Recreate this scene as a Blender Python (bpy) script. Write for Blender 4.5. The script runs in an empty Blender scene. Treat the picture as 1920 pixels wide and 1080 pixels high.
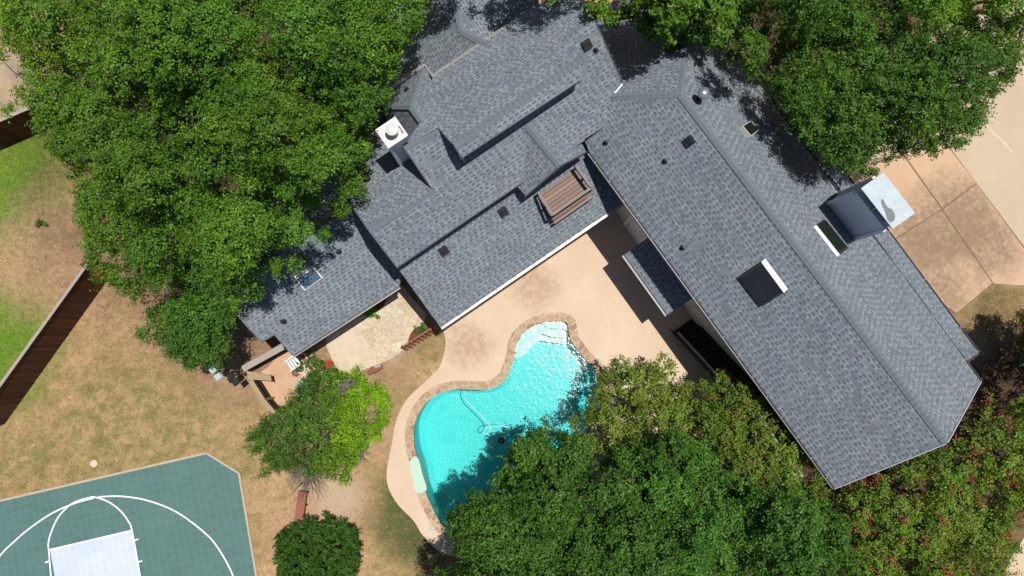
import bpy, math, random
import numpy as np
from mathutils import Vector, Matrix
from mathutils.geometry import tessellate_polygon
S = bpy.context.scene
COL = S.collection
R = math.radians

# ------------------------------------------------------------------ camera, sky, sun, exposure
CAMH = 30.0; FPX = 1278.0; TH = math.atan(100.0/FPX)
cam = bpy.data.cameras.new("camera"); cam.sensor_width = 36; cam.lens = FPX/1920*36
cam.clip_start = .1; cam.clip_end = 2000
co = bpy.data.objects.new("camera", cam); COL.objects.link(co)
co.location = (0, 0, CAMH); co.rotation_euler = (TH, 0, 0)
S.camera = co
SUN_EL = 77.5
sd = Vector((.9, .43, 0)).normalized()*math.cos(R(SUN_EL)); sd.z = math.sin(R(SUN_EL))
w = bpy.data.worlds.new("World"); S.world = w; w.use_nodes = True
wn = w.node_tree
bg = wn.nodes['Background']; sky = wn.nodes.new('ShaderNodeTexSky')
sky.sky_type = 'NISHITA'; sky.sun_disc = False; sky.sun_elevation = R(SUN_EL)
sky.sun_rotation = math.atan2(sd.x, sd.y)
wn.links.new(sky.outputs[0], bg.inputs[0]); bg.inputs[1].default_value = .065
sl = bpy.data.lights.new("sun", 'SUN'); sl.energy = 4.9; sl.angle = R(.53); sl.color = (1, .96, .89)
so = bpy.data.objects.new("sun", sl); COL.objects.link(so)
so.rotation_euler = (-sd).to_track_quat('-Z', 'Y').to_euler(); so.location = (0, 0, 60)
S.view_settings.view_transform = 'Standard'; S.view_settings.look = 'None'
S.view_settings.exposure = 0.0; S.view_settings.gamma = 1
S.render.engine = 'CYCLES'
S.cycles.max_bounces = 6; S.cycles.diffuse_bounces = 3; S.cycles.glossy_bounces = 2
S.cycles.transparent_max_bounces = 8; S.cycles.transmission_bounces = 3
S.cycles.sample_clamp_indirect = 6; S.cycles.caustics_reflective = False; S.cycles.caustics_refractive = False

# ------------------------------------------------------------------ photo pixel + height -> world
_c, _s = math.cos(TH), math.sin(TH)
def ray(px, py):
    a, b = px-960, 540-py
    return Vector((a, FPX*_s+_c*b, -FPX*_c+_s*b))
def P(px, py, z=0.0):
    d = ray(px, py); return Vector((0, 0, CAMH)) + d*((z-CAMH)/d.z)
def PP(px, py, pl):
    d = ray(px, py); o = Vector((0, 0, CAMH)); p0, n = pl
    return o + d*((p0-o).dot(n)/d.dot(n))
def plane3(a, b, c):
    n = (b-a).cross(c-a).normalized()
    return (a, n if n.z > 0 else -n)
def plane_eave(a, b, slope, up):
    """plane through the level line a-b rising with slope towards the side of point up"""
    d = (b-a); d.z = 0; d.normalize(); p = Vector((-d.y, d.x, 0))
    if (up-a).dot(p) < 0: p = -p
    return plane3(a, a+d, a+p+Vector((0, 0, slope)))
def zon(pl, x, y):
    p0, n = pl
    return p0.z - (n.x*(x-p0.x)+n.y*(y-p0.y))/n.z

# ------------------------------------------------------------------ object helpers
def tag(o, label=None, cat=None, group=None, kind=None):
    if label: o['label'] = label
    if cat: o['category'] = cat
    if group: o['group'] = group
    if kind: o['kind'] = kind
    return o
def thing(name, label, cat, loc=(0, 0, 0), group=None):
    o = bpy.data.objects.new(name, None); COL.objects.link(o); o.location = loc
    o.empty_display_size = .2
    return tag(o, label, cat, group)
class MB:
    def __init__(s): s.v = []; s.f = []; s.uv = []
    def face(s, pts, uv=None):
        i = len(s.v); s.v += [tuple(p) for p in pts]; s.f.append(tuple(range(i, i+len(pts))))
        s.uv.append(uv or [(0, 0)]*len(pts)); return s
    def box(s, c, size, ax=None, uvs=False):
        c = Vector(c)
        ax = ax or (Vector((1, 0, 0)), Vector((0, 1, 0)), Vector((0, 0, 1)))
        h = [a*(q/2) for a, q in zip(ax, size)]
        q = lambda i, j, k: c+h[0]*i+h[1]*j+h[2]*k
        for a in ([(-1,-1,-1),(-1,1,-1),(1,1,-1),(1,-1,-1)], [(-1,-1,1),(1,-1,1),(1,1,1),(-1,1,1)],
                  [(-1,-1,-1),(1,-1,-1),(1,-1,1),(-1,-1,1)], [(1,-1,-1),(1,1,-1),(1,1,1),(1,-1,1)],
                  [(1,1,-1),(-1,1,-1),(-1,1,1),(1,1,1)], [(-1,1,-1),(-1,-1,-1),(-1,-1,1),(-1,1,1)]):
            s.face([q(*t) for t in a])
        return s
    def beam(s, a, b, wd, ht, up=Vector((0, 0, 1))):
        a, b = Vector(a), Vector(b); d = (b-a); L = d.length; d.normalize()
        sdv = d.cross(up)
        if sdv.length < 1e-3: sdv = d.cross(Vector((1, 0, 0)))
        sdv.normalize(); u = sdv.cross(d)
        return s.box((a+b)/2, (L, wd, ht), (d, sdv, u))
    def tube(s, pts, rad, n=8, cap=True):
        pts = [Vector(p) for p in pts]; rings = []
        if not hasattr(rad, '__len__'): rad = [rad]*len(pts)
        for i, p in enumerate(pts):
            d = (pts[min(i+1, len(pts)-1)]-pts[max(i-1, 0)])
            if d.length < 1e-6: d = Vector((0, 0, 1))
            d.normalize(); a = d.cross(Vector((0, 0, 1)))
            if a.length < .05: a = d.cross(Vector((1, 0, 0)))
            a.normalize(); b = d.cross(a); i0 = len(s.v)
            for k in range(n):
                t = 2*math.pi*k/n; s.v.append(tuple(p+(a*math.cos(t)+b*math.sin(t))*rad[i]))
            rings.append(i0)
        for r0, r1 in zip(rings, rings[1:]):
            for k in range(n):
                s.f.append((r0+k, r0+(k+1) % n, r1+(k+1) % n, r1+k)); s.uv.append([(0, 0)]*4)
        if cap:
            s.f.append(tuple(rings[0]+k for k in range(n))[::-1]); s.uv.append([(0, 0)]*n)
            s.f.append(tuple(rings[-1]+k for k in range(n))); s.uv.append([(0, 0)]*n)
        return s
    def prism(s, pts, z0, z1):
        b = [Vector((p[0], p[1], z0)) for p in pts]; t = [Vector((p[0], p[1], z1)) for p in pts]
        s.face(t); s.face(b[::-1]); n = len(pts)
        for i in range(n): s.face([b[i], b[(i+1) % n], t[(i+1) % n], t[i]])
        return s
    def flat(s, outer, z, hole=None):
        lo = [[Vector((p[0], p[1], z)) for p in outer]]
        if hole: lo.append([Vector((p[0], p[1], z)) for p in hole])
        al = [p for l in lo for p in l]
        for t in tessellate_polygon(lo):
            tri = [al[i] for i in t]
            if (tri[1]-tri[0]).cross(tri[2]-tri[0]).z < 0: tri = tri[::-1]
            s.face(tri)
        return s
    def build(s, name, m, parent=None, smooth=False):
        me = bpy.data.meshes.new(name); me.from_pydata(s.v, [], s.f)
        ul = me.uv_layers.new(name="uv"); fl = [c for f in s.uv for q in f for c in q]
        ul.data.foreach_set("uv", fl)
        me.materials.append(m)
        if smooth: me.polygons.foreach_set("use_smooth", [True]*len(me.polygons))
        me.update()
        o = bpy.data.objects.new(name, me); COL.objects.link(o)
        if parent:
            o.parent = parent
            W = Matrix.Identity(4); q = parent
            while q: W = q.matrix_parent_inverse @ Matrix.Translation(q.location) @ W if q.parent else Matrix.Translation(q.location) @ W; q = q.parent
            o.matrix_parent_inverse = W.inverted()
        return o
def outset(loop, d):
    """offset a closed 2-D loop of points outwards by d"""
    n = len(loop); A = sum(loop[i][0]*loop[(i+1) % n][1]-loop[(i+1) % n][0]*loop[i][1] for i in range(n))
    sg = 1 if A > 0 else -1; out = []
    for i in range(n):
        a, b, c = loop[i-1], loop[i], loop[(i+1) % n]
        e1 = Vector((b[0]-a[0], b[1]-a[1])).normalized(); e2 = Vector((c[0]-b[0], c[1]-b[1])).normalized()
        nn = Vector((e1.y+e2.y, -(e1.x+e2.x)))
        nn.normalize(); k = max(.5, abs(nn.dot(Vector((e1.y, -e1.x)))))
        out.append((b[0]+sg*nn.x*d/k, b[1]+sg*nn.y*d/k))
    return out
def smooth_loop(pts, n=4):
    """closed Catmull-Rom through pts"""
    out = []; m = len(pts)
    for i in range(m):
        p0, p1, p2, p3 = [Vector(pts[(i+k-1) % m][:2]) for k in range(4)]
        for j in range(n):
            t = j/n
            out.append(tuple(.5*((2*p1)+(p2-p0)*t+(2*p0-5*p1+4*p2-p3)*t*t+(3*p1-p0-3*p2+p3)*t**3)))
    return out
def smooth_line(pts, n=5):
    pts = [Vector(p) for p in pts]; out = []
    for i in range(len(pts)-1):
        p0, p1, p2, p3 = pts[max(i-1, 0)], pts[i], pts[i+1], pts[min(i+2, len(pts)-1)]
        for j in range(n):
            t = j/n; out.append(.5*((2*p1)+(p2-p0)*t+(2*p0-5*p1+4*p2-p3)*t*t+(3*p1-p0-3*p2+p3)*t**3))
    return out+[pts[-1]]

# ------------------------------------------------------------------ materials
class G:
    def __init__(s, name):
        s.m = bpy.data.materials.new(name); s.m.use_nodes = True; s.nt = s.m.node_tree
        s.nt.nodes.clear(); s.out = s.nt.nodes.new('ShaderNodeOutputMaterial'); s._pos = None
    def n(s, t, ins=None, **props):
        nd = s.nt.nodes.new('ShaderNode'+t)
        for k, v in props.items(): setattr(nd, k, v)
        for k, v in (ins or {}).items():
            i = nd.inputs[k]
            if isinstance(v, bpy.types.NodeSocket): s.nt.links.new(v, i)
            elif hasattr(v, '__len__') and len(v) == 3 and i.type == 'RGBA': i.default_value = (*v, 1)
            else: i.default_value = v
        return nd
    @property
    def pos(s):
        if not s._pos: s._pos = s.n('NewGeometry').outputs['Position']
        return s._pos
    def math(s, op, a, b=0.0, c=None, clamp=False):
        ins = {0: a, 1: b}
        if c is not None: ins[2] = c
        return s.n('Math', ins, operation=op, use_clamp=clamp).outputs[0]
    def noise(s, scale, detail=4, rough=.6, vec=None, dist=0.0):
        return s.n('TexNoise', {'Vector': vec or s.pos, 'Scale': scale, 'Detail': detail, 'Roughness': rough, 'Distortion': dist}).outputs['Fac']
    def ramp(s, fac, stops, interp='LINEAR'):
        r = s.n('ValToRGB', {0: fac}); cr = r.color_ramp; cr.interpolation = interp
        while len(cr.elements) < len(stops): cr.elements.new(.5)
        for e, (p, c) in zip(cr.elements, stops):
            e.position = p; e.color = (*c, 1) if hasattr(c, '__len__') else (c, c, c, 1)
        return r.outputs[0]
    def rng(s, v, a, b, c=0.0, d=1.0):
        return s.n('MapRange', {0: v, 1: a, 2: b, 3: c, 4: d}).outputs[0]
    def mix(s, f, a, b, mode='MIX'):
        m = s.n('Mix', None, data_type='RGBA', blend_type=mode)
        for i, v in ((0, f), (6, a), (7, b)):
            if isinstance(v, bpy.types.NodeSocket): s.nt.links.new(v, m.inputs[i])
            elif i == 0: m.inputs[0].default_value = v
            else: m.inputs[i].default_value = (*v, 1)
        return m.outputs[2]
    def bump(s, h, strength=.5, dist=.02):
        return s.n('Bump', {'Height': h, 'Strength': strength, 'Distance': dist}).outputs[0]
    def principled(s, col, rough=.8, bump=None, spec=.3, metal=0.0):
        ins = {'Base Color': col, 'Roughness': rough, 'Specular IOR Level': spec, 'Metallic': metal}
        if bump is not None: ins['Normal'] = bump
        b = s.n('BsdfPrincipled', ins); s.nt.links.new(b.outputs[0], s.out.inputs[0]); return s.m
    def patch(s, px, py, rpx, soft=.45, namp=.9, nscale=.55):
        """0..1 mask of an irregular blotch of ground round a point"""
        c = P(px, py); r = rpx/42.6
        d = s.n('VectorMath', {0: s.pos, 1: c}, operation='DISTANCE').outputs['Value']
        nn = s.noise(nscale, 5, .65)
        q = s.math('ADD', s.math('DIVIDE', d, r), s.math('MULTIPLY', s.math('SUBTRACT', nn, .5), namp*2))
        return s.rng(q, 1+soft, 1-soft)

def m_simple(name, col, rough=.7, var=.15, scale=6, spec=.3, metal=0.0, bumps=0.0):
    g = G(name); nz = g.noise(scale, 5)
    c = g.mix(nz, tuple(x*(1-var) for x in col), tuple(min(1, x*(1+var)) for x in col))
    return g.principled(c, rough, g.bump(nz, bumps, .02) if bumps else None, spec, metal)

def m_shingle():
    g = G('asphalt_shingle'); uv = g.n('UVMap').outputs[0]
    sp = g.n('SeparateXYZ', {0: uv}); u, v = sp.outputs[0], sp.outputs[1]
    H = .138
    rv = g.math('DIVIDE', v, H); row = g.math('FLOOR', rv); fr = g.math('FRACT', rv)
    jit = g.n('TexWhiteNoise', {'W': row}, noise_dimensions='1D').outputs[0]
    def cells(wd, k):
        uu = g.math('ADD', g.math('DIVIDE', u, wd), g.math('MULTIPLY', jit, 37.0*k))
        fl = g.math('FLOOR', uu); vec = g.n('CombineXYZ', {0: fl, 1: row, 2: k}).outputs[0]
        return g.n('TexWhiteNoise', {'Vector': vec}, noise_dimensions='3D').outputs[0], g.math('FRACT', uu)
    a, fa = cells(.245, 1.0); b, fb = cells(.40, 2.0)
    tone = g.math('ADD', g.math('MULTIPLY', a, .45), g.math('MULTIPLY', b, .55))
    col = g.ramp(tone, [(.1, (.134, .159, .185)), (.5, (.170, .200, .230)), (.9, (.216, .250, .279))])
    hue = g.noise(.8, 4, .6)
    col = g.mix(g.rng(hue, .45, .70, 0, .8), col, g.mix(1.0, col, (1.08, .98, .92), 'MULTIPLY'))
    col = g.mix(g.rng(g.noise(.45, 5, .65), .38, .66, 0, .7), col, g.mix(1.0, col, (.80, .83, .86), 'MULTIPLY'))
    grit = g.noise(160, 2, .7)
    col = g.mix(.35, col, g.mix(1.0, col, g.ramp(grit, [(.3, .45), (.7, 1.6)]), 'MULTIPLY'))
    # laminated shingle: dark slots between raised tabs, tab and butt-edge shadow painted in
    wd_ = g.math('ADD', .28, g.math('MULTIPLY', b, .42))
    slot = g.math('MULTIPLY', g.math('LESS_THAN', fa, wd_), g.math('LESS_THAN', fr, .52))
    slot = g.math('MULTIPLY', slot, g.math('GREATER_THAN', a, .22))
    lit = g.math('MULTIPLY', g.math('GREATER_THAN', fa, .72), g.math('GREATER_THAN', g.math('FRACT', g.math('MULTIPLY', a, 7.0)), .45))
    col = g.mix(g.math('MULTIPLY', slot, .56), col, (.040, .046, .056))
    col = g.mix(g.math('MULTIPLY', lit, .28), col, (.30, .335, .36))
    col = g.mix(g.rng(fr, .0, .16, .45, 0), col, (.035, .042, .052))
    h = g.math('ADD', g.math('SUBTRACT', 1.0, fr), g.math('SUBTRACT', 0.0, g.math('MULTIPLY', slot, .6)))
    return g.principled(col, .88, g.bump(g.math('ADD', h, g.math('MULTIPLY', grit, .4)), .5, .012), .25)

def m_cap():
    g = G('ridge_cap_shingle'); nz = g.noise(1.6, 4); gr = g.noise(120, 2)
    c = g.mix(nz, (.122, .148, .166), (.158, .188, .207))
    c = g.mix(.3, c, g.mix(1.0, c, g.ramp(gr, [(.3, .5), (.7, 1.5)]), 'MULTIPLY'))
    return g.principled(c, .9, None, .2)

def m_lawn():
    g = G('lawn_turf')
    n1 = g.noise(.55, 6, .65); n2 = g.noise(4.2, 5, .7); n3 = g.noise(26, 3, .7)
    straw = g.ramp(n2, [(.28, (.38, .225, .105)), (.5, (.56, .365, .195)), (.72, (.72, .52, .315))])
    green = g.ramp(n2, [(.3, (.125, .15, .035)), (.7, (.27, .26, .09))])
    lush = g.ramp(n2, [(.3, (.10, .20, .018)), (.7, (.21, .33, .04))])
    dirt = g.ramp(n2, [(.3, (.42, .25, .14)), (.7, (.58, .39, .25))])
    n5 = g.noise(1.7, 5, .7)
    fac = g.rng(g.math('ADD', g.math('MULTIPLY', n1, .55), g.math('ADD', g.math('MULTIPLY', n5, .3), g.math('MULTIPLY', g.noise(7.5, 3, .7), .18))), .52, .63, 0, .55)
    c = g.mix(fac, straw, green)
    def acc(ps, **k):
        t = None
        for q in ps:
            a = g.patch(*q, **k); t = a if t is None else g.math('MAXIMUM', t, a)
        return t
    gp = acc([(300, 800, 135), (150, 850, 130), (20, 690, 110), (450, 860, 60), (700, 700, 45), (770, 620, 55), (800, 650, 40),
              (760, 930, 90), (60, 900, 120), (470, 1010, 45), (1860, 570, 65), (210, 745, 95), (690, 950, 50), (790, 1010, 95), (720, 740, 55),
              (350, 280, 120), (430, 740, 55)])
    c = g.mix(g.math('MULTIPLY', gp, g.rng(g.math('ADD', g.math('MULTIPLY', n5, .6), g.math('MULTIPLY', n2, .4)), .42, .58, .05, .85)), c, green)
    lp = acc([(10, 350, 115), (50, 285, 70), (25, 625, 75), (-40, 330, 120), (-30, 640, 120)], namp=.6)
    c = g.mix(lp, c, lush)
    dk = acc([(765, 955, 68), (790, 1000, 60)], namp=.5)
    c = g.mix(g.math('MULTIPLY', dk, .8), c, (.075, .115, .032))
    dp = acc([(440, 700, 60), (500, 640, 80), (640, 930, 60), (360, 610, 65), (300, 560, 60), (745, 690, 40), (590, 960, 48), (90, 470, 105), (715, 815, 45), (540, 1000, 50), (40, 500, 60)])
    c = g.mix(g.math('MULTIPLY', dp, g.rng(n2, .25, .55, .2, .85)), c, dirt)
    pd = acc([(630, 935, 42), (1835, 655, 28), (735, 660, 22), (20, 110, 70), (30, 195, 40)], namp=.6)
    c = g.mix(pd, c, (.58, .44, .31))
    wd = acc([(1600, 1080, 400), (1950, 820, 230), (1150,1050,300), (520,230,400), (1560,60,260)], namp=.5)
    c = g.mix(wd, c, g.ramp(n2, [(.3, (.05, .034, .022)), (.7, (.12, .08, .05))]))  # leaf litter, its colour darkened to stand in for shade under the crowns
    fine = g.noise(55, 2, .8)
    c = g.mix(.75, c, g.mix(1.0, c, g.ramp(fine, [(.25, .35), (.5, 1.0), (.75, 1.6)]), 'MULTIPLY'))
    c = g.mix(.5, c, g.mix(1.0, c, g.ramp(n3, [(.3, .6), (.7, 1.35)]), 'MULTIPLY'))
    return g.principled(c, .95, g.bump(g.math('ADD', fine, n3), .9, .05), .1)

def m_concrete(name, a, b, stain, speck=.5, sscale=.5, patches=(), pcol=(.3, .2, .12)):
    g = G(name); n1 = g.noise(sscale, 6, .62, dist=.4); n2 = g.noise(5, 5); n3 = g.noise(70, 2, .8)
    c = g.mix(g.rng(n1, .3, .7), a, b)
    c = g.mix(g.rng(n2, .5, .8, 0, .4), c, stain)
    for q in patches:
        c = g.mix(g.math('MULTIPLY', g.patch(*q), g.rng(n2, .3, .6, .35, .9)), c, pcol)
    c = g.mix(speck, c, g.mix(1.0, c, g.ramp(n3, [(.25, .55), (.5, 1.0), (.75, 1.4)]), 'MULTIPLY'))
    return g.principled(c, .85, g.bump(n3, .35, .01), .25)

def m_stone(name, scale, cols, grout, gw=.035, rnd=1.0):
    g = G(name); wob = g.n('VectorMath', {0: g.pos, 1: g.n('VectorMath', {0: g.n('TexNoise', {'Vector': g.pos, 'Scale': 2.5}).outputs['Color'], 1: (.12, .12, 0)}, operation='MULTIPLY').outputs[0]}, operation='ADD').outputs[0]
    fl = g.n('VectorMath', {0: wob, 1: (1, 1, 0)}, operation='MULTIPLY').outputs[0]
    vo = g.n('TexVoronoi', {'Vector': fl, 'Scale': scale, 'Randomness': rnd}, voronoi_dimensions='2D')
    de = g.n('TexVoronoi', {'Vector': fl, 'Scale': scale, 'Randomness': rnd}, feature='DISTANCE_TO_EDGE', voronoi_dimensions='2D')
    t = g.n('SeparateColor', {0: vo.outputs['Color']}).outputs[0]
    c = g.ramp(t, [(i/(len(cols)-1), q) for i, q in enumerate(cols)])
    nz = g.noise(9, 5)
    c = g.mix(.6, c, g.mix(1.0, c, g.ramp(nz, [(.3, .6), (.7, 1.35)]), 'MULTIPLY'))
    e = g.rng(de.outputs['Distance'], gw*.5, gw*1.3)
    c = g.mix(e, grout, c)
    return g.principled(c, .85, g.bump(g.math('ADD', e, g.math('MULTIPLY', nz, .3)), .4, .02), .25)

def m_wood(name, cols, along, pw=.14, gap=.08, rough=.8):
    """planks: boards run along the world direction `along`, pw wide, measured across in the ground plane"""
    g = G(name); a = Vector(along).normalized(); b = Vector((-a.y, a.x, 0))
    x = g.n('VectorMath', {0: g.pos, 1: b}, operation='DOT_PRODUCT').outputs['Value']
    y = g.n('VectorMath', {0: g.pos, 1: a}, operation='DOT_PRODUCT').outputs['Value']
    q = g.math('DIVIDE', x, pw); fl = g.math('FLOOR', q); fr = g.math('FRACT', q)
    rnd = g.n('TexWhiteNoise', {'W': fl}, noise_dimensions='1D').outputs[0]
    gv = g.n('CombineXYZ', {0: g.math('MULTIPLY', y, 2.5), 1: g.math('MULTIPLY', x, 45.0), 2: rnd}).outputs[0]
    grain = g.noise(1.0, 4, .6, vec=gv)
    t = g.math('ADD', g.math('MULTIPLY', rnd, .5), g.math('MULTIPLY', grain, .5))
    c = g.ramp(t, [(.15, cols[0]), (.5, cols[1]), (.85, cols[2])])
    e = g.math('MINIMUM', fr, g.math('SUBTRACT', 1.0, fr))
    c = g.mix(g.rng(e, gap*.4, gap), (.012, .009, .008), c)
    return g.principled(c, rough, g.bump(grain, .3, .01), .2)

def m_siding(name, col, lap=.16):
    g = G(name); z = g.n('SeparateXYZ', {0: g.pos}).outputs[2]
    fr = g.math('FRACT', g.math('DIVIDE', z, lap)); nz = g.noise(4, 4)
    c = g.mix(nz, tuple(x*.88 for x in col), col)
    c = g.mix(g.rng(fr, 0, .12, .55, 0), c, tuple(x*.35 for x in col))
    return g.principled(c, .6, g.bump(g.math('SUBTRACT', 1.0, fr), .5, .02), .35)

def m_metal(name, col, rough=.3, streak=.0):
    g = G(name); nz = g.noise(3.2, 5, .65); c = g.mix(nz, tuple(x*.8 for x in col), col)
    return g.principled(c, g.rng(nz, .3, .7, rough*.8, rough*1.4), None, .5, .75)

def m_glass_dark(name, col=(.012, .014, .016), rough=.08):
    g = G(name); nz = g.noise(2, 3)
    return g.principled(g.mix(nz, col, tuple(x*1.6 for x in col)), rough, None, .5)

def m_court(name, a, b, tile=.305, line=.25):
    g = G(name); pa, pb = P(92, 1030), P(248, 994); ux = (pb-pa).normalized(); uy = Vector((-ux.y, ux.x, 0))
    x = g.math('DIVIDE', g.n('VectorMath', {0: g.pos, 1: ux}, operation='DOT_PRODUCT').outputs['Value'], tile)
    y = g.math('DIVIDE', g.n('VectorMath', {0: g.pos, 1: uy}, operation='DOT_PRODUCT').outputs['Value'], tile)
    fx, fy = g.math('FRACT', x), g.math('FRACT', y)
    e = g.math('MINIMUM', g.math('MINIMUM', fx, g.math('SUBTRACT', 1.0, fx)), g.math('MINIMUM', fy, g.math('SUBTRACT', 1.0, fy)))
    cell = g.n('CombineXYZ', {0: g.math('FLOOR', x), 1: g.math('FLOOR', y)}).outputs[0]
    rnd = g.n('TexWhiteNoise', {'Vector': cell}, noise_dimensions='2D').outputs[0]
    c = g.mix(g.rng(rnd, 0, 1, .25, .75), a, b)
    c = g.mix(g.rng(g.noise(.5, 4), .35, .7, 0, .5), c, tuple(q*1.35 for q in a))
    c = g.mix(g.rng(g.noise(2.2, 5), .55, .8, 0, .3), c, tuple(q*.75 for q in a))
    c = g.mix(g.rng(e, .03, .1, line, 0), c, tuple(min(.9, q*2.0+.02) for q in b))
    c = g.mix(g.rng(g.noise(1.1, 6, .7, dist=.6), .54, .74, 0, .35), c, tuple(q*.6+.09 for q in a))
    dots = g.noise(60, 1)
    c = g.mix(.3, c, g.mix(1.0, c, g.ramp(dots, [(.3, .7), (.7, 1.25)]), 'MULTIPLY'))
    return g.principled(c, .6, None, .3)

def m_water():
    g = G('pool_water')
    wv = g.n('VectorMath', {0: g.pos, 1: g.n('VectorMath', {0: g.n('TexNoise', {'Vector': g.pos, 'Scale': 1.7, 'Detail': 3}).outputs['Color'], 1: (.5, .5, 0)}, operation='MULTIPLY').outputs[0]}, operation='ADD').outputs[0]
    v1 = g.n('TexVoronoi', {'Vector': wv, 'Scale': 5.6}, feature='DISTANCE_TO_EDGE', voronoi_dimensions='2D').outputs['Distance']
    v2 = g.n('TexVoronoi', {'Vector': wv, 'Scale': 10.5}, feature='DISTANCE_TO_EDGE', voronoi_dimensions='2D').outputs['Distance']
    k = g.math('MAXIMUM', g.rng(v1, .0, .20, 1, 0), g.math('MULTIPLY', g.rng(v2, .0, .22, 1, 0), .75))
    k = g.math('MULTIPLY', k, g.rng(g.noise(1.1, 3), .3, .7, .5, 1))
    tint = g.mix(k, (.47, .86, .875), (1.0, 1.0, 1.0))  # caustic light veins painted into the transparent tint
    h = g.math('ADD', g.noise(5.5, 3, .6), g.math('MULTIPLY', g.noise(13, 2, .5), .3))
    bp = g.n('Bump', {'Height': h, 'Strength': 1.0, 'Distance': .014}).outputs[0]
    tr = g.n('BsdfTransparent', {0: tint}); gl = g.n('BsdfGlossy', {'Color': (1, 1, 1), 'Roughness': .18, 'Normal': bp})
    f = g.n('Fresnel', {'IOR': 1.33, 'Normal': bp})
    mx = g.n('MixShader', {0: f.outputs[0], 1: tr.outputs[0], 2: gl.outputs[0]})
    g.nt.links.new(mx.outputs[0], g.out.inputs[0]); return g.m

def m_leaf():
    g = G('foliage_leaf'); at = g.n('Attribute', None, attribute_name='tint')
    c = at.outputs['Color']
    d = g.n('BsdfPrincipled', {'Base Color': c, 'Roughness': .5, 'Specular IOR Level': .18})
    t = g.n('BsdfTranslucent', {'Color': g.mix(1.0, c, (1.5, 1.5, .7), 'MULTIPLY')})
    m = g.n('MixShader', {0: .22, 1: d.outputs[0], 2: t.outputs[0]})
    g.nt.links.new(m.outputs[0], g.out.inputs[0]); return g.m

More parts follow.
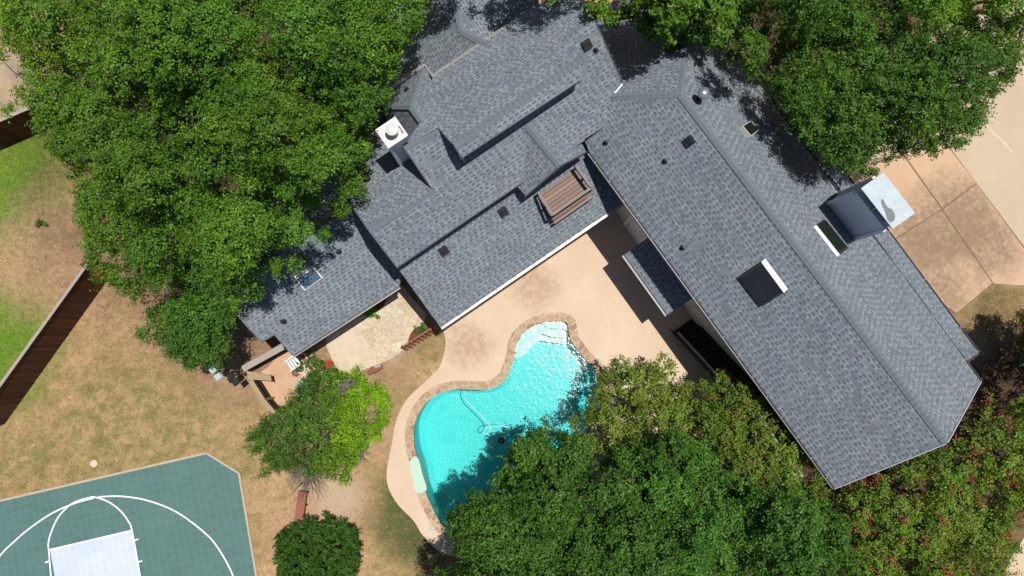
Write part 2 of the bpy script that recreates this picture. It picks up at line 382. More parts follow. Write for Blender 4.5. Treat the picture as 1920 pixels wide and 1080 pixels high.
M = dict(
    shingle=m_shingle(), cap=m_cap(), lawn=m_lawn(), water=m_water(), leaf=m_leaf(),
    deck=m_concrete('pool_deck_aggregate', (.53, .395, .285), (.61, .475, .355), (.47, .34, .235), .55, .35, [(880, 640, 40), (1000, 540, 40)], (.40, .27, .18)),
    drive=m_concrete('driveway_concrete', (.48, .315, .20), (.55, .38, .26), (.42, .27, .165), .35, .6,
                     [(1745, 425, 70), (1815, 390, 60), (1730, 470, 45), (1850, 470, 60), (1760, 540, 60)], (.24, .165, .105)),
    drive2=m_concrete('street_concrete', (.44, .345, .24), (.50, .395, .285), (.39, .30, .20), .4, .4),
    path=m_concrete('side_path_concrete', (.5, .38, .26), (.58, .45, .32), (.42, .3, .2), .4),
    coping=m_stone('coping_flagstone', 3.3, [(.30, .19, .12), (.40, .25, .16), (.36, .27, .17), (.47, .33, .22), (.33, .17, .11)], (.50, .41, .32), .05),
    patio=m_stone('patio_flagstone', 1.7, [(.45, .365, .25), (.53, .44, .315), (.47, .39, .29), (.60, .52, .40)], (.42, .32, .20), .014),
    paver=m_court('patio_paver', (.45, .365, .26), (.53, .44, .325), .42, .08),
    plaster=m_simple('pool_plaster', (.12, .66, .64), .6, .06, 3),
    shelf=m_simple('pool_step_plaster', (.68, .70, .58), .6, .12, 9),
    ledge=m_simple('pool_ledge_plaster', (.40, .56, .46), .5, .15, 9),
    dirt=m_concrete('bare_dirt', (.44, .27, .17), (.54, .36, .235), (.36, .22, .13), .7, 1.3),
    mulch=m_simple('bark_mulch', (.13, .065, .04), .95, .6, 40, .1, 0, .8),
    dirtline=m_simple('joint_dirt', (.20, .13, .08), .95, .3, 12),
    court=m_court('court_tile_green', (.062, .130, .120), (.082, .160, .148), line=.13),
    key=m_court('court_tile_blue', (.44, .49, .66), (.48, .53, .70), line=.12),
    white=m_simple('white_paint', (.80, .80, .80), .5, .05, 8),
    border=m_simple('court_border_wood', (.42, .34, .25), .8, .3, 6),
    gutter=m_metal('gutter_white_metal', (.75, .75, .76), .35),
    gutterg=m_metal('gutter_grey_metal', (.42, .41, .43), .4),
    gutterb=m_simple('gutter_brown_metal', (.17, .155, .15), .45, .3, 5),
    gdark=m_simple('gutter_dark_paint', (.10, .10, .11), .45, .2, 5),
    strap=m_metal('gutter_strap_metal', (.5, .5, .5), .4),
    cream=m_simple('gutter_cream_paint', (.52, .47, .40), .5, .1, 5),
    siding=m_siding('wall_siding', (.50, .51, .56)),
    chase=m_siding('chimney_siding', (.64, .66, .74), .14),
    capmetal=m_simple('chimney_cap_metal', (.57, .56, .55), .45, .07, 3, .5),
    galv=m_simple('galvanised_metal', (.37, .44, .47), .5, .22, 3.5, .5),
    stain=m_simple('rust_stain', (.15, .165, .165), .6, .3, 6),
    doorw=m_simple('door_paint', (.62, .64, .68), .5, .05, 4),
    black=m_simple('black_plastic', (.012, .012, .013), .5, .3, 6),
    vent=m_simple('roof_vent_paint', (.022, .022, .026), .5, .3, 6),
    iron=m_simple('dark_iron', (.02, .018, .017), .5, .3, 8),
    turb=m_metal('turbine_metal', (.5, .54, .6), .3),
    glass=m_glass_dark('skylight_glass'),
    glassg=m_glass_dark('skylight_glass_green', (.009, .012, .007)),
    glassb=m_glass_dark('skylight_glass_blue', (.05, .085, .13), .04),
    chrome=m_metal('skylight_flashing', (.85, .84, .9), .18),
    trough=m_concrete('trough_white_dirty', (.66, .66, .67), (.72, .72, .73), (.18, .16, .15), .2, 1.1),
    strapd=m_simple('strap_dull_metal', (.30, .29, .28), .5),
    framew=m_simple('skylight_frame', (.45, .45, .42), .5, .1, 5),
    bark=m_simple('tree_bark', (.10, .075, .055), .95, .4, 14, .1, 0, .8),
    twig=m_simple('grey_dead_twig', (.17, .145, .135), .95, .3, 20, .1),
    greywood=m_simple('weathered_grey_wood', (.33, .29, .26), .9, .3, 14, .15, 0, .4),
    railwood=m_simple('balcony_rail_wood', (.23, .205, .185), .9, .3, 14, .15, 0, .4),
    redwood=m_simple('red_stained_wood', (.26, .10, .065), .8, .25, 12, .2, 0, .3),
    tanwood=m_simple('tan_board', (.33, .25, .15), .85, .3, 10, .15, 0, .3),
    white_p=m_simple('white_plastic', (.68, .68, .68), .4, .05, 6),
    hose=m_simple('pool_hose', (.55, .78, .80), .4, .05, 6),
    darkstair=m_simple('stair_dark_wood', (.035, .026, .022), .85, .4, 9, .15, 0, .3),
    planter=m_simple('planter_soil', (.20, .11, .065), .95, .4, 18, .1, 0, .6),
    timber=m_simple('pale_timber_edging', (.55, .44, .32), .85, .2, 10),
    green_p=m_simple('green_plastic', (.12, .36, .30), .45, .2, 5),
    lampglass=m_simple('lamp_lens', (.5, .55, .6), .2, .1, 4, .6),
)

def flatobj(name, px, z, m, kind='structure', sm=0, world=False):
    pts = px if world else [P(a, b, z) for a, b in px]
    if sm: pts = smooth_loop(pts, sm)
    o = MB().flat(pts, z).build(name, m); o['kind'] = kind; return o

# ------------------------------------------------------------------ ground, pool, paving
WATER_PX = [(1017,605),(1032,602),(1061,604),(1066,620),(1070,637),(1080,652),(1092,667),(1105,682),(1117,700),(1122,720),(1123,742),(1118,767),(1103,800),
            (1074,840),(1034,880),(988,925),(942,965),(904,990),(868,998),(838,990),(820,970),(808,945),(798,921),(790,880),(782,858),(777,835),(776,808),
            (780,788),(790,768),(805,750),(825,737),(848,731),(870,730),(895,731),(915,730),(935,722),(950,708),(958,690),(965,668),(967,650),(975,632),(990,618),(1003,610)]
pool = smooth_loop([P(a, b, .02) for a, b in WATER_PX], 3)
DECK_PX = [(826,600),(834,630),(835,650),(824,688),(797,716),(762,750),(743,790),(735,832),(726,880),(728,912),(746,945),(776,976),(792,1002),(820,1030),(862,1046),(905,1052)]
deck_left = smooth_line([P(a, b) for a, b in DECK_PX], 4)
deck_rest = [P(a, b) for a, b in [(1000,1040),(1120,960),(1220,860),(1400,820),(1500,900),(1420,760),(1320,560),(1180,380),(1000,450)]]
deck = [(p.x, p.y) for p in deck_left+deck_rest]
cop_out = outset(pool, .37); cop_edge = outset(pool, .41)
big = [(-320, -320), (320, -320), (320, 320), (-320, 320)]
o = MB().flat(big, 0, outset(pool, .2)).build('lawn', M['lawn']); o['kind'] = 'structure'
mb = MB().flat(deck, .05, outset(pool, .3))
o = mb.build('pool_deck', M['deck']); o['kind'] = 'structure'
mb = MB(); n = len(deck)
for i in range(len(deck_left)-1):
    a, b = deck[i], deck[i+1]; mb.face([(a[0], a[1], 0), (b[0], b[1], 0), (b[0], b[1], .05), (a[0], a[1], .05)])
o = mb.build('deck_edge', M['deck']); o['kind'] = 'structure'
# joints scored in the deck, pale sealant
mb = MB()
for a, b in [((972,547),(985,600)),((1078,597),(1105,574)),((1123,674),(1190,628)),((808,692),(822,722)),((741,783),(764,789)),((729,863),(752,866)),((762,955),(782,938)),((1105,574),(1160,530)),((1190,628),(1235,640)),((800,1000),(822,985)),((905,1050),(900,1015))]:
    mb.beam(P(*a, .052), P(*b, .052), .035, .008)
o = mb.build('deck_joint', M['timber']); o['kind'] = 'structure'
mb = MB().flat(cop_edge, .0545, outset(pool, .38)); o = mb.build('coping_joint', M['timber']); o['kind'] = 'structure'
# coping ring
cop = thing('pool', 'turquoise free-form swimming pool with brown flagstone coping and pale entry steps', 'swimming pool', (0, 0, 0))
mb = MB().flat(cop_out, .075, pool); n = len(pool)
for lp, z0, z1 in ((cop_out, .05, .075), (pool, -.16, .075)):
    for i in range(len(lp)):
        a, b = lp[i], lp[(i+1) % len(lp)]
        mb.face([(a[0], a[1], z0), (b[0], b[1], z0), (b[0], b[1], z1), (a[0], a[1], z1)])
mb.build('coping', M['coping'], cop)
inn = outset(pool, .015)
def depth(x, y):
    a = P(1040, 640); b = P(830, 880); t = max(0, min(1, ((x-a.x)*(b.x-a.x)+(y-a.y)*(b.y-a.y))/((b-a).length_squared)))
    return -1.0-1.0*t
mb = MB()
ins2 = outset(pool, -.25)
for i in range(len(inn)):
    j = (i+1) % len(inn); a, b, c, d = inn[i], inn[j], ins2[j], ins2[i]
    mb.face([(a[0],a[1],-.02),(b[0],b[1],-.02),(b[0],b[1],depth(*b)+.2),(a[0],a[1],depth(*a)+.2)])
    mb.face([(a[0],a[1],depth(*a)+.2),(b[0],b[1],depth(*b)+.2),(c[0],c[1],depth(*c)),(d[0],d[1],depth(*d))])
lo = [[Vector((p[0], p[1], 0)) for p in ins2]]
for t in tessellate_polygon(lo):
    mb.face([(lo[0][i].x, lo[0][i].y, depth(lo[0][i].x, lo[0][i].y)) for i in t])
mb.build('basin', M['plaster'], cop)
def shelf(px, zt, name='step'):
    pts = smooth_loop([P(a, b, zt) for a, b in px], 3)
    mb = MB().flat(pts, zt)
    for i in range(len(pts)):
        a, b = pts[i], pts[(i+1) % len(pts)]; mb.face([(a[0],a[1],-1.2),(b[0],b[1],-1.2),(b[0],b[1],zt),(a[0],a[1],zt)])
    mb.build(name, M['ledge' if name == 'ledge' else 'shelf'], cop)
shelf([(1014,603),(1034,599),(1063,601),(1066,612),(1064,618),(1052,616),(1032,616),(1024,612)], -.20)
shelf([(972,640),(985,618),(1008,602),(1030,606),(1064,605),(1071,632),(1064,634),(1034,632),(1018,626),(1006,630),(992,645),(984,656),(970,662),(964,655)], -.42)
shelf([(966,655),(985,630),(1010,612),(1064,612),(1078,644),(1040,643),(1022,640),(1006,640),(995,654),(985,664),(966,672)], -.7)
shelf([(768,866),(783,858),(792,890),(800,918),(782,924),(775,905)], .083, 'ledge')
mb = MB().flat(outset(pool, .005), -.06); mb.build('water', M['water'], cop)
# driveway: slabs with real joints between them
def slab(name, px, z, m):
    pts = [P(a, b) for a, b in px]; o = MB().prism([(p.x, p.y) for p in pts], -.1, z).build(name, m); o['kind'] = 'structure'; return o
drv_pan = [[(1560,330),(1693,293),(1763,392),(1665,455),(1590,430)], [(1695,291),(1760,255),(1829,343),(1765,390)],
           [(1667,457),(1764,394),(1859,531),(1792,587),(1700,520)], [(1766,393),(1830,345),(1925,475),(1925,536),(1862,532)]]
for q in drv_pan: slab('driveway', q, .045, M['drive'])
slab('street', [(1500,200),(1700,60),(2200,-60),(2200,900),(1927,473),(1762,253),(1694,289),(1560,326)], .04, M['drive2'])
flatobj('drive_base', [(1540,300),(1760,240),(1935,470),(1935,534),(1862,534),(1792,589),(1690,520)], .03, M['dirtline'])
o = MB().beam(P(1852, 368, .0405), P(1905, 336, .0405), .02, .004).build('street_joint', M['path']); o['kind'] = 'structure'
o = MB()
for a, b in [((1840,222),(1855,243)), ((1855,243),(1880,265)), ((1880,265),(1897,285))]: o.beam(P(*a, .042), P(*b, .042), .12, .006)
o = o.build('street_chalk_stain', M['paver']); o['kind'] = 'structure'
flatobj('side_path', [(1870,1120),(1893,1050),(1925,1000),(2000,1000),(2000,1120)], .03, M['path'])
flatobj('front_path', [(-60,60),(-5,45),(18,28),(26,10),(10,-10),(-60,-10)], .03, M['path'])
# patio, dirt yard, beds
flatobj('patio', [(608,612),(640,590),(700,545),(745,525),(800,590),(790,618),(772,632),(757,655),(735,672),(712,682),(690,690),(660,705),(630,690),(612,650)], .035, M['patio'], sm=0)
flatobj('patio_slab', [(612,648),(655,612),(672,618),(706,668),(660,700),(632,690)], .04, M['paver'])
flatobj('dog_run_dirt', [(470,720),(500,690),(540,655),(575,700),(590,745),(560,775),(522,780)], .012, M['dirt'], sm=3)
flatobj('mulch_bed', [(765,640),(770,625),(780,614),(795,610),(806,620),(780,638),(766,647)], .06, M['mulch'], sm=2)
flatobj('mulch_bed', [(695,560),(720,545),(724,565),(712,580),(700,580)], .06, M['mulch'], sm=2)
# basketball court
crt = thing('basketball_court', 'green tiled backyard basketball half court with white lines and pale blue key', 'sports court')
cpx = [(-10,941),(388,849),(449,887),(484,1095),(520,1300),(-60,1420),(-140,970)]
cp = [P(a, b) for a, b in cpx]
MB().prism([(p.x, p.y) for p in cp], 0, .05).build('playing_surface', M['court'], crt)
mb = MB()
for i in range(len(cp)):
    a, b = cp[i].copy(), cp[(i+1) % len(cp)].copy(); a.z = b.z = .03; mb.beam(a, b, .09, .07)
mb.build('edging', M['border'], crt)
def pline(mb, pts, wd, z):
    pts = [Vector((p[0], p[1], z)) for p in pts]; L = []; Rr = []
    for i, p in enumerate(pts):
        d = (pts[min(i+1, len(pts)-1)]-pts[max(i-1, 0)]).normalized(); q = Vector((-d.y, d.x, 0))*(wd/2); L.append(p+q); Rr.append(p-q)
    for i in range(len(pts)-1): mb.face([Rr[i], Rr[i+1], L[i+1], L[i]])
MB().flat([P(a, b) for a, b in [(95,1029),(248,994),(300,1290),(150,1330)]], .054).build('key', M['key'], crt)
mb = MB()
pline(mb, smooth_line([P(a, b) for a, b in [(-40,1110),(0,1044),(28,1015),(56,991),(97,963),(139,944),(178,933)]], 6), .06, .058)
mb.build('three_point_line', M['white'], crt); mb = MB()
pline(mb, smooth_line([P(a, b) for a, b in [(186,931),(228,930),(278,938),(333,960),(389,1002),(417,1038),(439,1082),(460,1150)]], 6), .06, .058)
mb.build('three_point_line', M['white'], crt)
mb = MB()
pline(mb, smooth_line([P(a, b) for a, b in [(98,1090),(93,1030),(92,1022),(96,1002),(111,969),(136,944),(167,933),(181,932),(206,941),(228,958),(242,977),(249,995),(265,1085),(300,1290)]], 6), .06, .0585)
pline(mb, [P(95,1030), P(248,994)], .06, .0592)
for a, b in [((252,1013),(261,1010)), ((260,1053),(268,1051)), ((86,1054),(96,1051))]: pline(mb, [P(*a), P(*b)], .06, .0596)
mb.build('lane_lines', M['white'], crt)

# ------------------------------------------------------------------ house
house = thing('house', 'rambling grey shingle-roofed house wrapped in an L round the pool deck', 'house', tuple(P(1000, 350)))
FALL = {}
def roof(px, pl, eave, name='roof_slope', m='shingle', th=.12, pts=None):
    """roof slab: corners given in photo pixels dropped on the roof plane; courses run along eave"""
    pts = pts or [PP(a, b, pl) for a, b in px]
    p0, nrm = pl; e = Vector(eave); e.z = 0; e.normalize()
    e = (e-nrm*e.dot(nrm)).normalized(); up = nrm.cross(e)
    if up.z < 0: up = -up
    A = Vector((0, 0, 0))
    for i in range(len(pts)): A += pts[i].cross(pts[(i+1) % len(pts)])
    if A.z < 0: pts = pts[::-1]
    mb = MB(); mb.face(pts, [(p.dot(e), p.dot(up)) for p in pts])
    lowp = [p-Vector((0, 0, th)) for p in pts]; mb.face(lowp[::-1])
    for i in range(len(pts)):
        j = (i+1) % len(pts); mb.face([lowp[i], lowp[j], pts[j], pts[i]])
    return mb.build(name, M[m], house)
def cap(a, b, wd=.26, seg=.2, n1=Vector((0, 0, 1)), lift=.02):
    """ridge or hip cap shingles lapped along the line a-b"""
    a, b = Vector(a), Vector(b); d = b-a; L = d.length; d.normalize(); s = d.cross(Vector((0, 0, 1))).normalized()
    mb = MB(); k = max(1, int(L/seg))
    for i in range(k):
        p, q = a+d*(L*i/k), a+d*(L*(i+1)/k)
        z0, z1 = Vector((0, 0, lift+.022)), Vector((0, 0, lift)); dn = Vector((0, 0, -.085))
        for sg in (1, -1):
            f = [p+z0, q+z1, q+z1+s*(sg*wd/2)+dn, p+z0+s*(sg*wd/2)+dn]
            mb.face(f if sg < 0 else f[::-1])
        mb.face([p+z0-s*(wd/2)+dn, p+z0, p+z0+s*(wd/2)+dn, p+s*(wd/2)+dn, p-s*(wd/2)+dn])
    return mb.build('ridge_cap', M['cap'], house)
def gutter(a, b, m='gutter', wd=.08, drop=.06, straps=True, step=.9, bed='gdark'):
    a, b = Vector(a), Vector(b); d = (b-a).normalized(); s = d.cross(Vector((0, 0, 1)))
    L = (b-a).length; c0 = Vector((0, 0, -drop))
    o = MB().beam(a+c0+s*(wd/2), b+c0+s*(wd/2), .020, .11).build('gutter', M[m], house)
    MB().beam(a+c0+Vector((0, 0, -.045)), b+c0+Vector((0, 0, -.045)), wd-.022, .015).build('trough', M[bed], o)
    MB().beam(a+c0-s*(wd/2), b+c0-s*(wd/2), .016, .10).build('back_lip', M[m], o)
    if straps:
        k = max(1, int(L/step))
        for i in range(k):
            p = a+d*(L*(i+.5)/k)+c0+Vector((0, 0, .058)); MB().beam(p-s*(wd*.55), p+s*(wd*.55), .022, .010).build('strap', M['strapd'], o)
    return o

# --- wing (lower right leg of the L)
ZW = 4.6; SW = .66
WL0, WL1, WR1 = P(1105,285,ZW), P(1565,915,ZW), P(1838,715,ZW)
v = (WL1-WL0).normalized(); tdir = Vector((-v.y, v.x, 0)); 
if tdir.dot(WR1-WL1) < 0: tdir = -tdir
plWL = plane_eave(WL0, WL1, SW, WR1)
rA, rB = PP(1276,176,plWL), PP(1775,830,plWL)
rz = (rA.z+rB.z)/2
plWR = plane3(rA, rB, WR1)
hipL = PP(1148,180,plWL); hipR = PP(1287,84,plWR)
plWH = plane3(rA, hipL, hipR)
roof([(1276,176),(1148,180),(1098,236),(1096,262),(1105,285),(1565,915),(1775,830)], plWL, v)
roof([(1276,176),(1287,84),(1296,20),(1365,78),(1440,178),(1515,298),(1600,400),(1715,540),(1838,715),(1775,830)], plWR, v)
roof([(1276,176),(1120,183),(1100,60),(1150,0),(1296,0),(1287,84)], plWH, tdir)
cap(rA, rB, .28); cap(PP(1148,180,plWH), rA, .28); cap(PP(1292,50,plWH), rA, .24)
gutter(WL0-v*.0-tdir*.04, WL1-tdir*.04, 'gutterb', .085)
WRa = PP(1440,178,plWR); gutter(WRa+tdir*.04, WR1+tdir*.04, 'gdark', .07, step=1.8)
mb = MB(); mb.beam(WL1+v*.02+Vector((0,0,-.06)), rB+v*.02+Vector((0,0,-.06)), .03, .16); mb.beam(rB+v*.02+Vector((0,0,-.06)), WR1+v*.02+Vector((0,0,-.06)), .03, .16)
mb.build('rake_board', M['siding'], house)
# walls of the wing: rectangle with a gable at the far end
wg = P(1230,503,0); s_in = (wg-WL0).dot(tdir); W_ = (WR1-WL0).dot(tdir); Ls = (WL1-WL0).dot(v)
def wp(s, t, z): return Vector((WL0.x+v.x*s+tdir.x*t, WL0.y+v.y*s+tdir.y*t, z))
ti, to_ = max(.25, s_in), W_-.45; s0, s1 = .2, Ls-.35; tm = W_/2
mb = MB()
zi = lambda t: ZW-.13+SW*min(t, W_-t)
mb.face([wp(s0,ti,0), wp(s1,ti,0), wp(s1,ti,zi(ti)), wp(s0,ti,zi(ti))])
mb.face([wp(s1,to_,0), wp(s0,to_,0), wp(s0,to_,zi(to_)), wp(s1,to_,zi(to_))])
mb.face([wp(s1,ti,0), wp(s1,to_,0), wp(s1,to_,zi(to_)), wp(s1,tm,zi(tm)), wp(s1,ti,zi(ti))])
mb.face([wp(s0,to_,0), wp(s0,ti,0), wp(s0,ti,zi(ti)), wp(s0,to_,zi(to_))])
mb.build('wall', M['siding'], house)
# white door in the wing wall and pale shutter panel
def on_wall(px, py, z): 
    p = P(px, py, z); s = (p-WL0).dot(v); return s
def wall_panel(sa, sb, za, zb, m, name, out=.05):
    mb = MB(); c = wp((sa+sb)/2, ti-out/2-.003, (za+zb)/2); mb.box(c, (sb-sa, out, zb-za), (v, tdir, Vector((0,0,1))))
    return mb.build(name, m, house)
sd0 = on_wall(1169,424,.05); d_ = wall_panel(sd0, sd0+.95, .05, 2.1, M['doorw'], 'door')
mb = MB(); mb.box(wp(sd0+.12, ti-.09, 1.05), (.05, .06, .05), (v, tdir, Vector((0,0,1)))); mb.build('handle', M['black'], d_)
mb = MB()
for a, b in ((sd0-.09, sd0-.01), (sd0+.96, sd0+1.04)): mb.box(wp((a+b)/2, ti-.036, 1.08), (b-a, .07, 2.1), (v, tdir, Vector((0,0,1))))
mb.box(wp(sd0+.475, ti-.036, 2.17), (1.13, .07, .08), (v, tdir, Vector((0,0,1)))); mb.build('door_frame', M['white'], d_)
se0 = on_wall(1284,577,.05); wall_panel(se0, se0+.95, .05, 2.1, M['framew'], 'door')
# eyebrow roof over the deck
eb0, eb1 = P(1171,477,2.5), P(1252,590,2.5)
plE = plane_eave(eb0, eb1, .42, WR1)
e0, e1 = eb0, eb1
wa = wp((e0-WL0).dot(v), ti-.01, 0); wb = wp((e1-WL0).dot(v), ti-.01, 0)
for q in (wa, wb): q.z = zon(plE, q.x, q.y)
roof(None, plE, v, 'porch_roof', pts=[e0, e1, wb, wa])
gutter(e0-tdir*.05, e1-tdir*.05, 'doorw', .11, straps=False)
mb = MB()
for s in (.15, .5, .85):
    p = e0.lerp(e1, s); q = wa.lerp(wb, s); mb.beam(p+Vector((0,0,-.2)), q+Vector((0,0,-1.2)), .09, .09)
mb.build('porch_bracket', M['doorw'], house)
# outside stair up the wing wall
st = thing('stair', 'dark wooden outdoor stair climbing along the wing wall in shade', 'stair', tuple(P(1280,610)))
sa = on_wall(1296,598,0); NS = 15; run = .29; rise = .185; ts0, ts1 = ti-1.05, ti-.04
for i in range(NS):
    c = wp(sa+run*(i+.5), (ts0+ts1)/2, rise*(i+1)-.025); MB().box(c, (run+.03, ts1-ts0, .05), (v, tdir, Vector((0,0,1)))).build('tread', M['darkstair'], st)
mb = MB()
for t in (ts0-.03, ts1+.012):
    mb.beam(wp(sa-.1, t, .02), wp(sa+run*NS, t, rise*NS-.12), .045, .24)
mb.build('stringer', M['darkstair'], st)
mb = MB().beam(wp(sa, ts0-.04, 1.0), wp(sa+run*NS, ts0-.04, rise*NS+1.0), .09, .045); mb.build('handrail', M['greywood'], st)
mb = MB()
for i in range(NS*2):
    s = sa+run*(i+.5)/2; mb.beam(wp(s, ts0-.04, rise*(i/2)+.05), wp(s, ts0-.04, rise*(i/2)+1.0), .035, .035)
mb.build('balusters', M['darkstair'], st)
lz = rise*NS
MB().box(wp(sa+run*NS+1.2, (ts0+ts1)/2, lz-.03), (2.4, ts1-ts0, .06), (v, tdir, Vector((0,0,1)))).build('landing', M['darkstair'], st)
mb = MB()
for s in (.1, 1.2, 2.3): mb.beam(wp(sa+run*NS+s, ts0, 0), wp(sa+run*NS+s, ts0, lz+1.0), .09, .09)
mb.beam(wp(sa+run*NS, ts0, lz+1.0), wp(sa+run*NS+2.4, ts0, lz+1.0), .1, .05); mb.build('landing_rail', M['greywood'], st)
# lower shed roof along the driveway side
es0, es1 = P(1440,130,2.7), P(1834,661,2.7)
plES = plane_eave(es0, es1, .5, WL0)
inn_ = lambda p, k: (p-tdir*k)
ea, eb_ = es0.copy(), es1.copy(); ia, ib = inn_(ea, 1.6), inn_(eb_-v*1.6, 1.6); 
for q in (ia, ib): q.z = zon(plES, q.x, q.y)
roof(None, plES, v, pts=[ea, eb_, ib, ia])
ic = inn_(eb_, 1.6); ic.z = 2.7
plES2 = plane3(eb_, ib, ic); roof(None, plES2, tdir, pts=[eb_, ic, ib])
cap(eb_, ib, .2); gutter(ea+tdir*.04, eb_+tdir*.04, 'gdark', .07, step=2.2); gutter(eb_+v*.04, ic+v*.04, 'gdark', .07, straps=False)
mb = MB(); q = [inn_(ea, .35), inn_(eb_-v*.35, .35), inn_(eb_-v*.35, 1.5), inn_(ea, 1.5)]
for i in range(4):
    a, b = q[i], q[(i+1) % 4]; mb.face([(a.x,a.y,0),(b.x,b.y,0),(b.x,b.y,zon(plES,b.x,b.y)-.14),(a.x,a.y,zon(plES,a.x,a.y)-.14)])
mb.build('wall', M['siding'], house)

# --- main block
u = Vector((.83, .56, 0)).normalized(); u = (P(1135,402,2.9)-P(825,612,2.9)).normalized()
vv = Vector((u.y, -u.x, 0))                     # towards the pool
P0, P1 = P(826,614,2.9), P(1135,402,2.9)
plP = plane_eave(P0, P1, .5, P(800,300,3))
ZM = 5.2
M0, M1 = P(744,500,ZM), P(1096,261,ZM)
plM = plane_eave(M0, M1, .6, P(800,300,ZM))
P1b = PP(1172,377,plP)
roof([(826,614),(744,500),(738,480),(960,325),(1100,240),(1160,280),(1200,357)], plP, u)
gutter(P0+vv*.05, P1b+vv*.05, 'gutterg', .075, bed='trough', step=1.6)
L3a, L3b = PP(691,432,plM), PP(812,357,plM)
L1a, L1b = PP(757,276,plM), PP(822,240,plM)
N1 = L1a.copy()
plN = plane_eave(L1a, L1b+Vector((0,0,L1a.z-L1b.z)), .6, P(1000,600,ZM))
# SE slope of the main roof, one sheet from the pool-side eave to its ridges
roof([(744,500),(691,432),(811,357),(757,276),(822,240),(900,215),(1062,72),(1115,38),(1167,157),(1148,180),(1135,236),(1096,261)], plM, u)
mb = MB(); mb.beam(M0+vv*.02+Vector((0,0,-.1)), M1+vv*.02+Vector((0,0,-.1)), .03, .2); mb.build('fascia', M['gdark'], house)
gutter(PP(1115,38,plM), PP(1167,157,plM), 'gdark', .08, straps=False)
mb = MB(); a = PP(1167,158,plM); b = PP(1148,180,plM); mb.beam(a+Vector((0,0,.02)), b+Vector((0,0,.02)), .03, .03); mb.build('flashing', M['gutter'], house)
# NW slope common to the ridges
Tl, Tr = PP(851,272,plN), PP(1100,103,plN)
Tr2 = Tr.copy()
GN0, GN1 = PP(812,143,plN), PP(1012,7,plN)
roof([(757,276),(822,240),(851,272),(1100,103),(1062,72),(1115,38),(1075,-30),(1012,7),(812,143),(790,226)], plN, u)
cap(L1a, L1b); cap(L3a, L3b); cap(Tl, Tr, .26)
cap(PP(1062,72,plN), PP(1115,38,plN), .24)
gutter(GN0-vv*.03, GN1-vv*.03, 'cream', .05, step=1.1)
gutter(PP(728,168,plN)-vv*.03, PP(797,122,plN)-vv*.03, 'cream', .05); gutter(PP(797,122,plN), PP(812,143,plN), 'cream', .05, straps=False)
# monitor: short SE slope over the clerestory drop
tz = (Tl.z+Tr.z)/2
T0, T1 = P(866,295,tz-.24), P(1087,150,tz-.24)
plT = plane3(Tl, Tr, (T0+T1)/2)
roof([(851,272),(1100,103),(1087,150),(866,295)], plT, u)
def drop(a, b, name='wall', m='siding', inset=Vector((0,0,0)), z=4.0, top=.1):
    a, b = a+inset, b+inset
    return MB().face([(a.x,a.y,z),(b.x,b.y,z),(b.x,b.y,b.z-top),(a.x,a.y,a.z-top)]).build(name, M[m], house)
T0r, T1r = PP(866,295,plT), PP(1087,150,plT)
drop(T0r, T1r, inset=-vv*.25+Vector((0,0,.02)))
drop(L1b, T0r+(Tl-T0r)*.1, inset=u*.08)
mb = MB()
for a, b in ((T0r,T1r),(T0r,Tl),(T1r,Tr),(L1b,Tl)): mb.beam(a+Vector((0,0,-.09)), b+Vector((0,0,-.09)), .04, .17)
mb.build('fascia', M['gdark'], house)
# gable wall between the high and low parts of the main roof
drop(L1a, L3b, inset=u*.12, z=4.2)
mb = MB(); mb.beam(L1a+Vector((0,0,-.07)), L3b+Vector((0,0,-.07)), .04, .16); mb.build('rake_board', M['gdark'], house)
# low NW slope behind the left ridge
plK = plane_eave(L3a, L3b+Vector((0,0,L3a.z-L3b.z)), .5, P(1000,700,ZM))
roof([(691,432),(812,357),(790,290),(745,215),(640,290),(660,385)], plK, u)
mb = MB()
rk = [PP(744,501,plM), L3a, PP(664,392,plK)]
for a, b in zip(rk, rk[1:]): mb.beam(a+Vector((0,0,-.1)), b+Vector((0,0,-.1)), .04, .22)
mb.build('rake_board', M['gdark'], house)
drop(rk[0], rk[1], inset=u*.3, z=0); drop(rk[1], rk[2], inset=u*.3, z=0)
# small hipped bay at the left end of the NW slope
hA = PP(790,226,plN); hB = P(770,199,hA.z)
hl, hu = PP(722,199,plN), PP(793,130,plN)
lowz = min(hl.z, hu.z)
hl, hu = P(720,199,lowz), P(794,128,lowz)
roof([(770,199),(720,199),(733,262),(757,277),(790,226)], plane3(hB, hl, hA), vv)
roof([(770,199),(720,199),(728,168),(797,122),(793,130)], plane3(hB, hl, hu), u)
roof([(770,199),(793,130),(812,143),(790,226)], plane3(hB, hA, hu), vv)
cap(hA, hB, .24); cap(hl, hB, .22); cap(hu, hB, .22)
# lower roofs to the north
rz2 = GN0.z-.55
ra, rb_, rc = P(846,-30,rz2), P(866,58,rz2), P(910,82,rz2-.5)
lw = [P(795,126,rz2-1.2), P(735,165,rz2-1.3), P(690,150,rz2-1.5), P(760,-40,rz2-1.3)]
plS1 = plane3(ra, rb_, lw[3]); plS2 = plane3(rb_, rc, P(1010,20,rz2-.55)); 
roof(None, plS1, vv, pts=[PP(846,-30,plS1), PP(866,58,plS1), PP(915,84,plS1), PP(935,95,plS1), PP(800,160,plS1), PP(700,200,plS1), PP(690,100,plS1), PP(770,-40,plS1)])
plS3 = plane3(ra, rb_, P(960,0,rz2-.55))
roof([(846,-30),(866,58),(915,84),(960,60),(1010,20),(1010,-30)], plS3, vv)
cap(PP(846,-30,plS1), PP(866,58,plS1), .3); cap(PP(866,58,plS1), PP(912,82,plS1), .3)
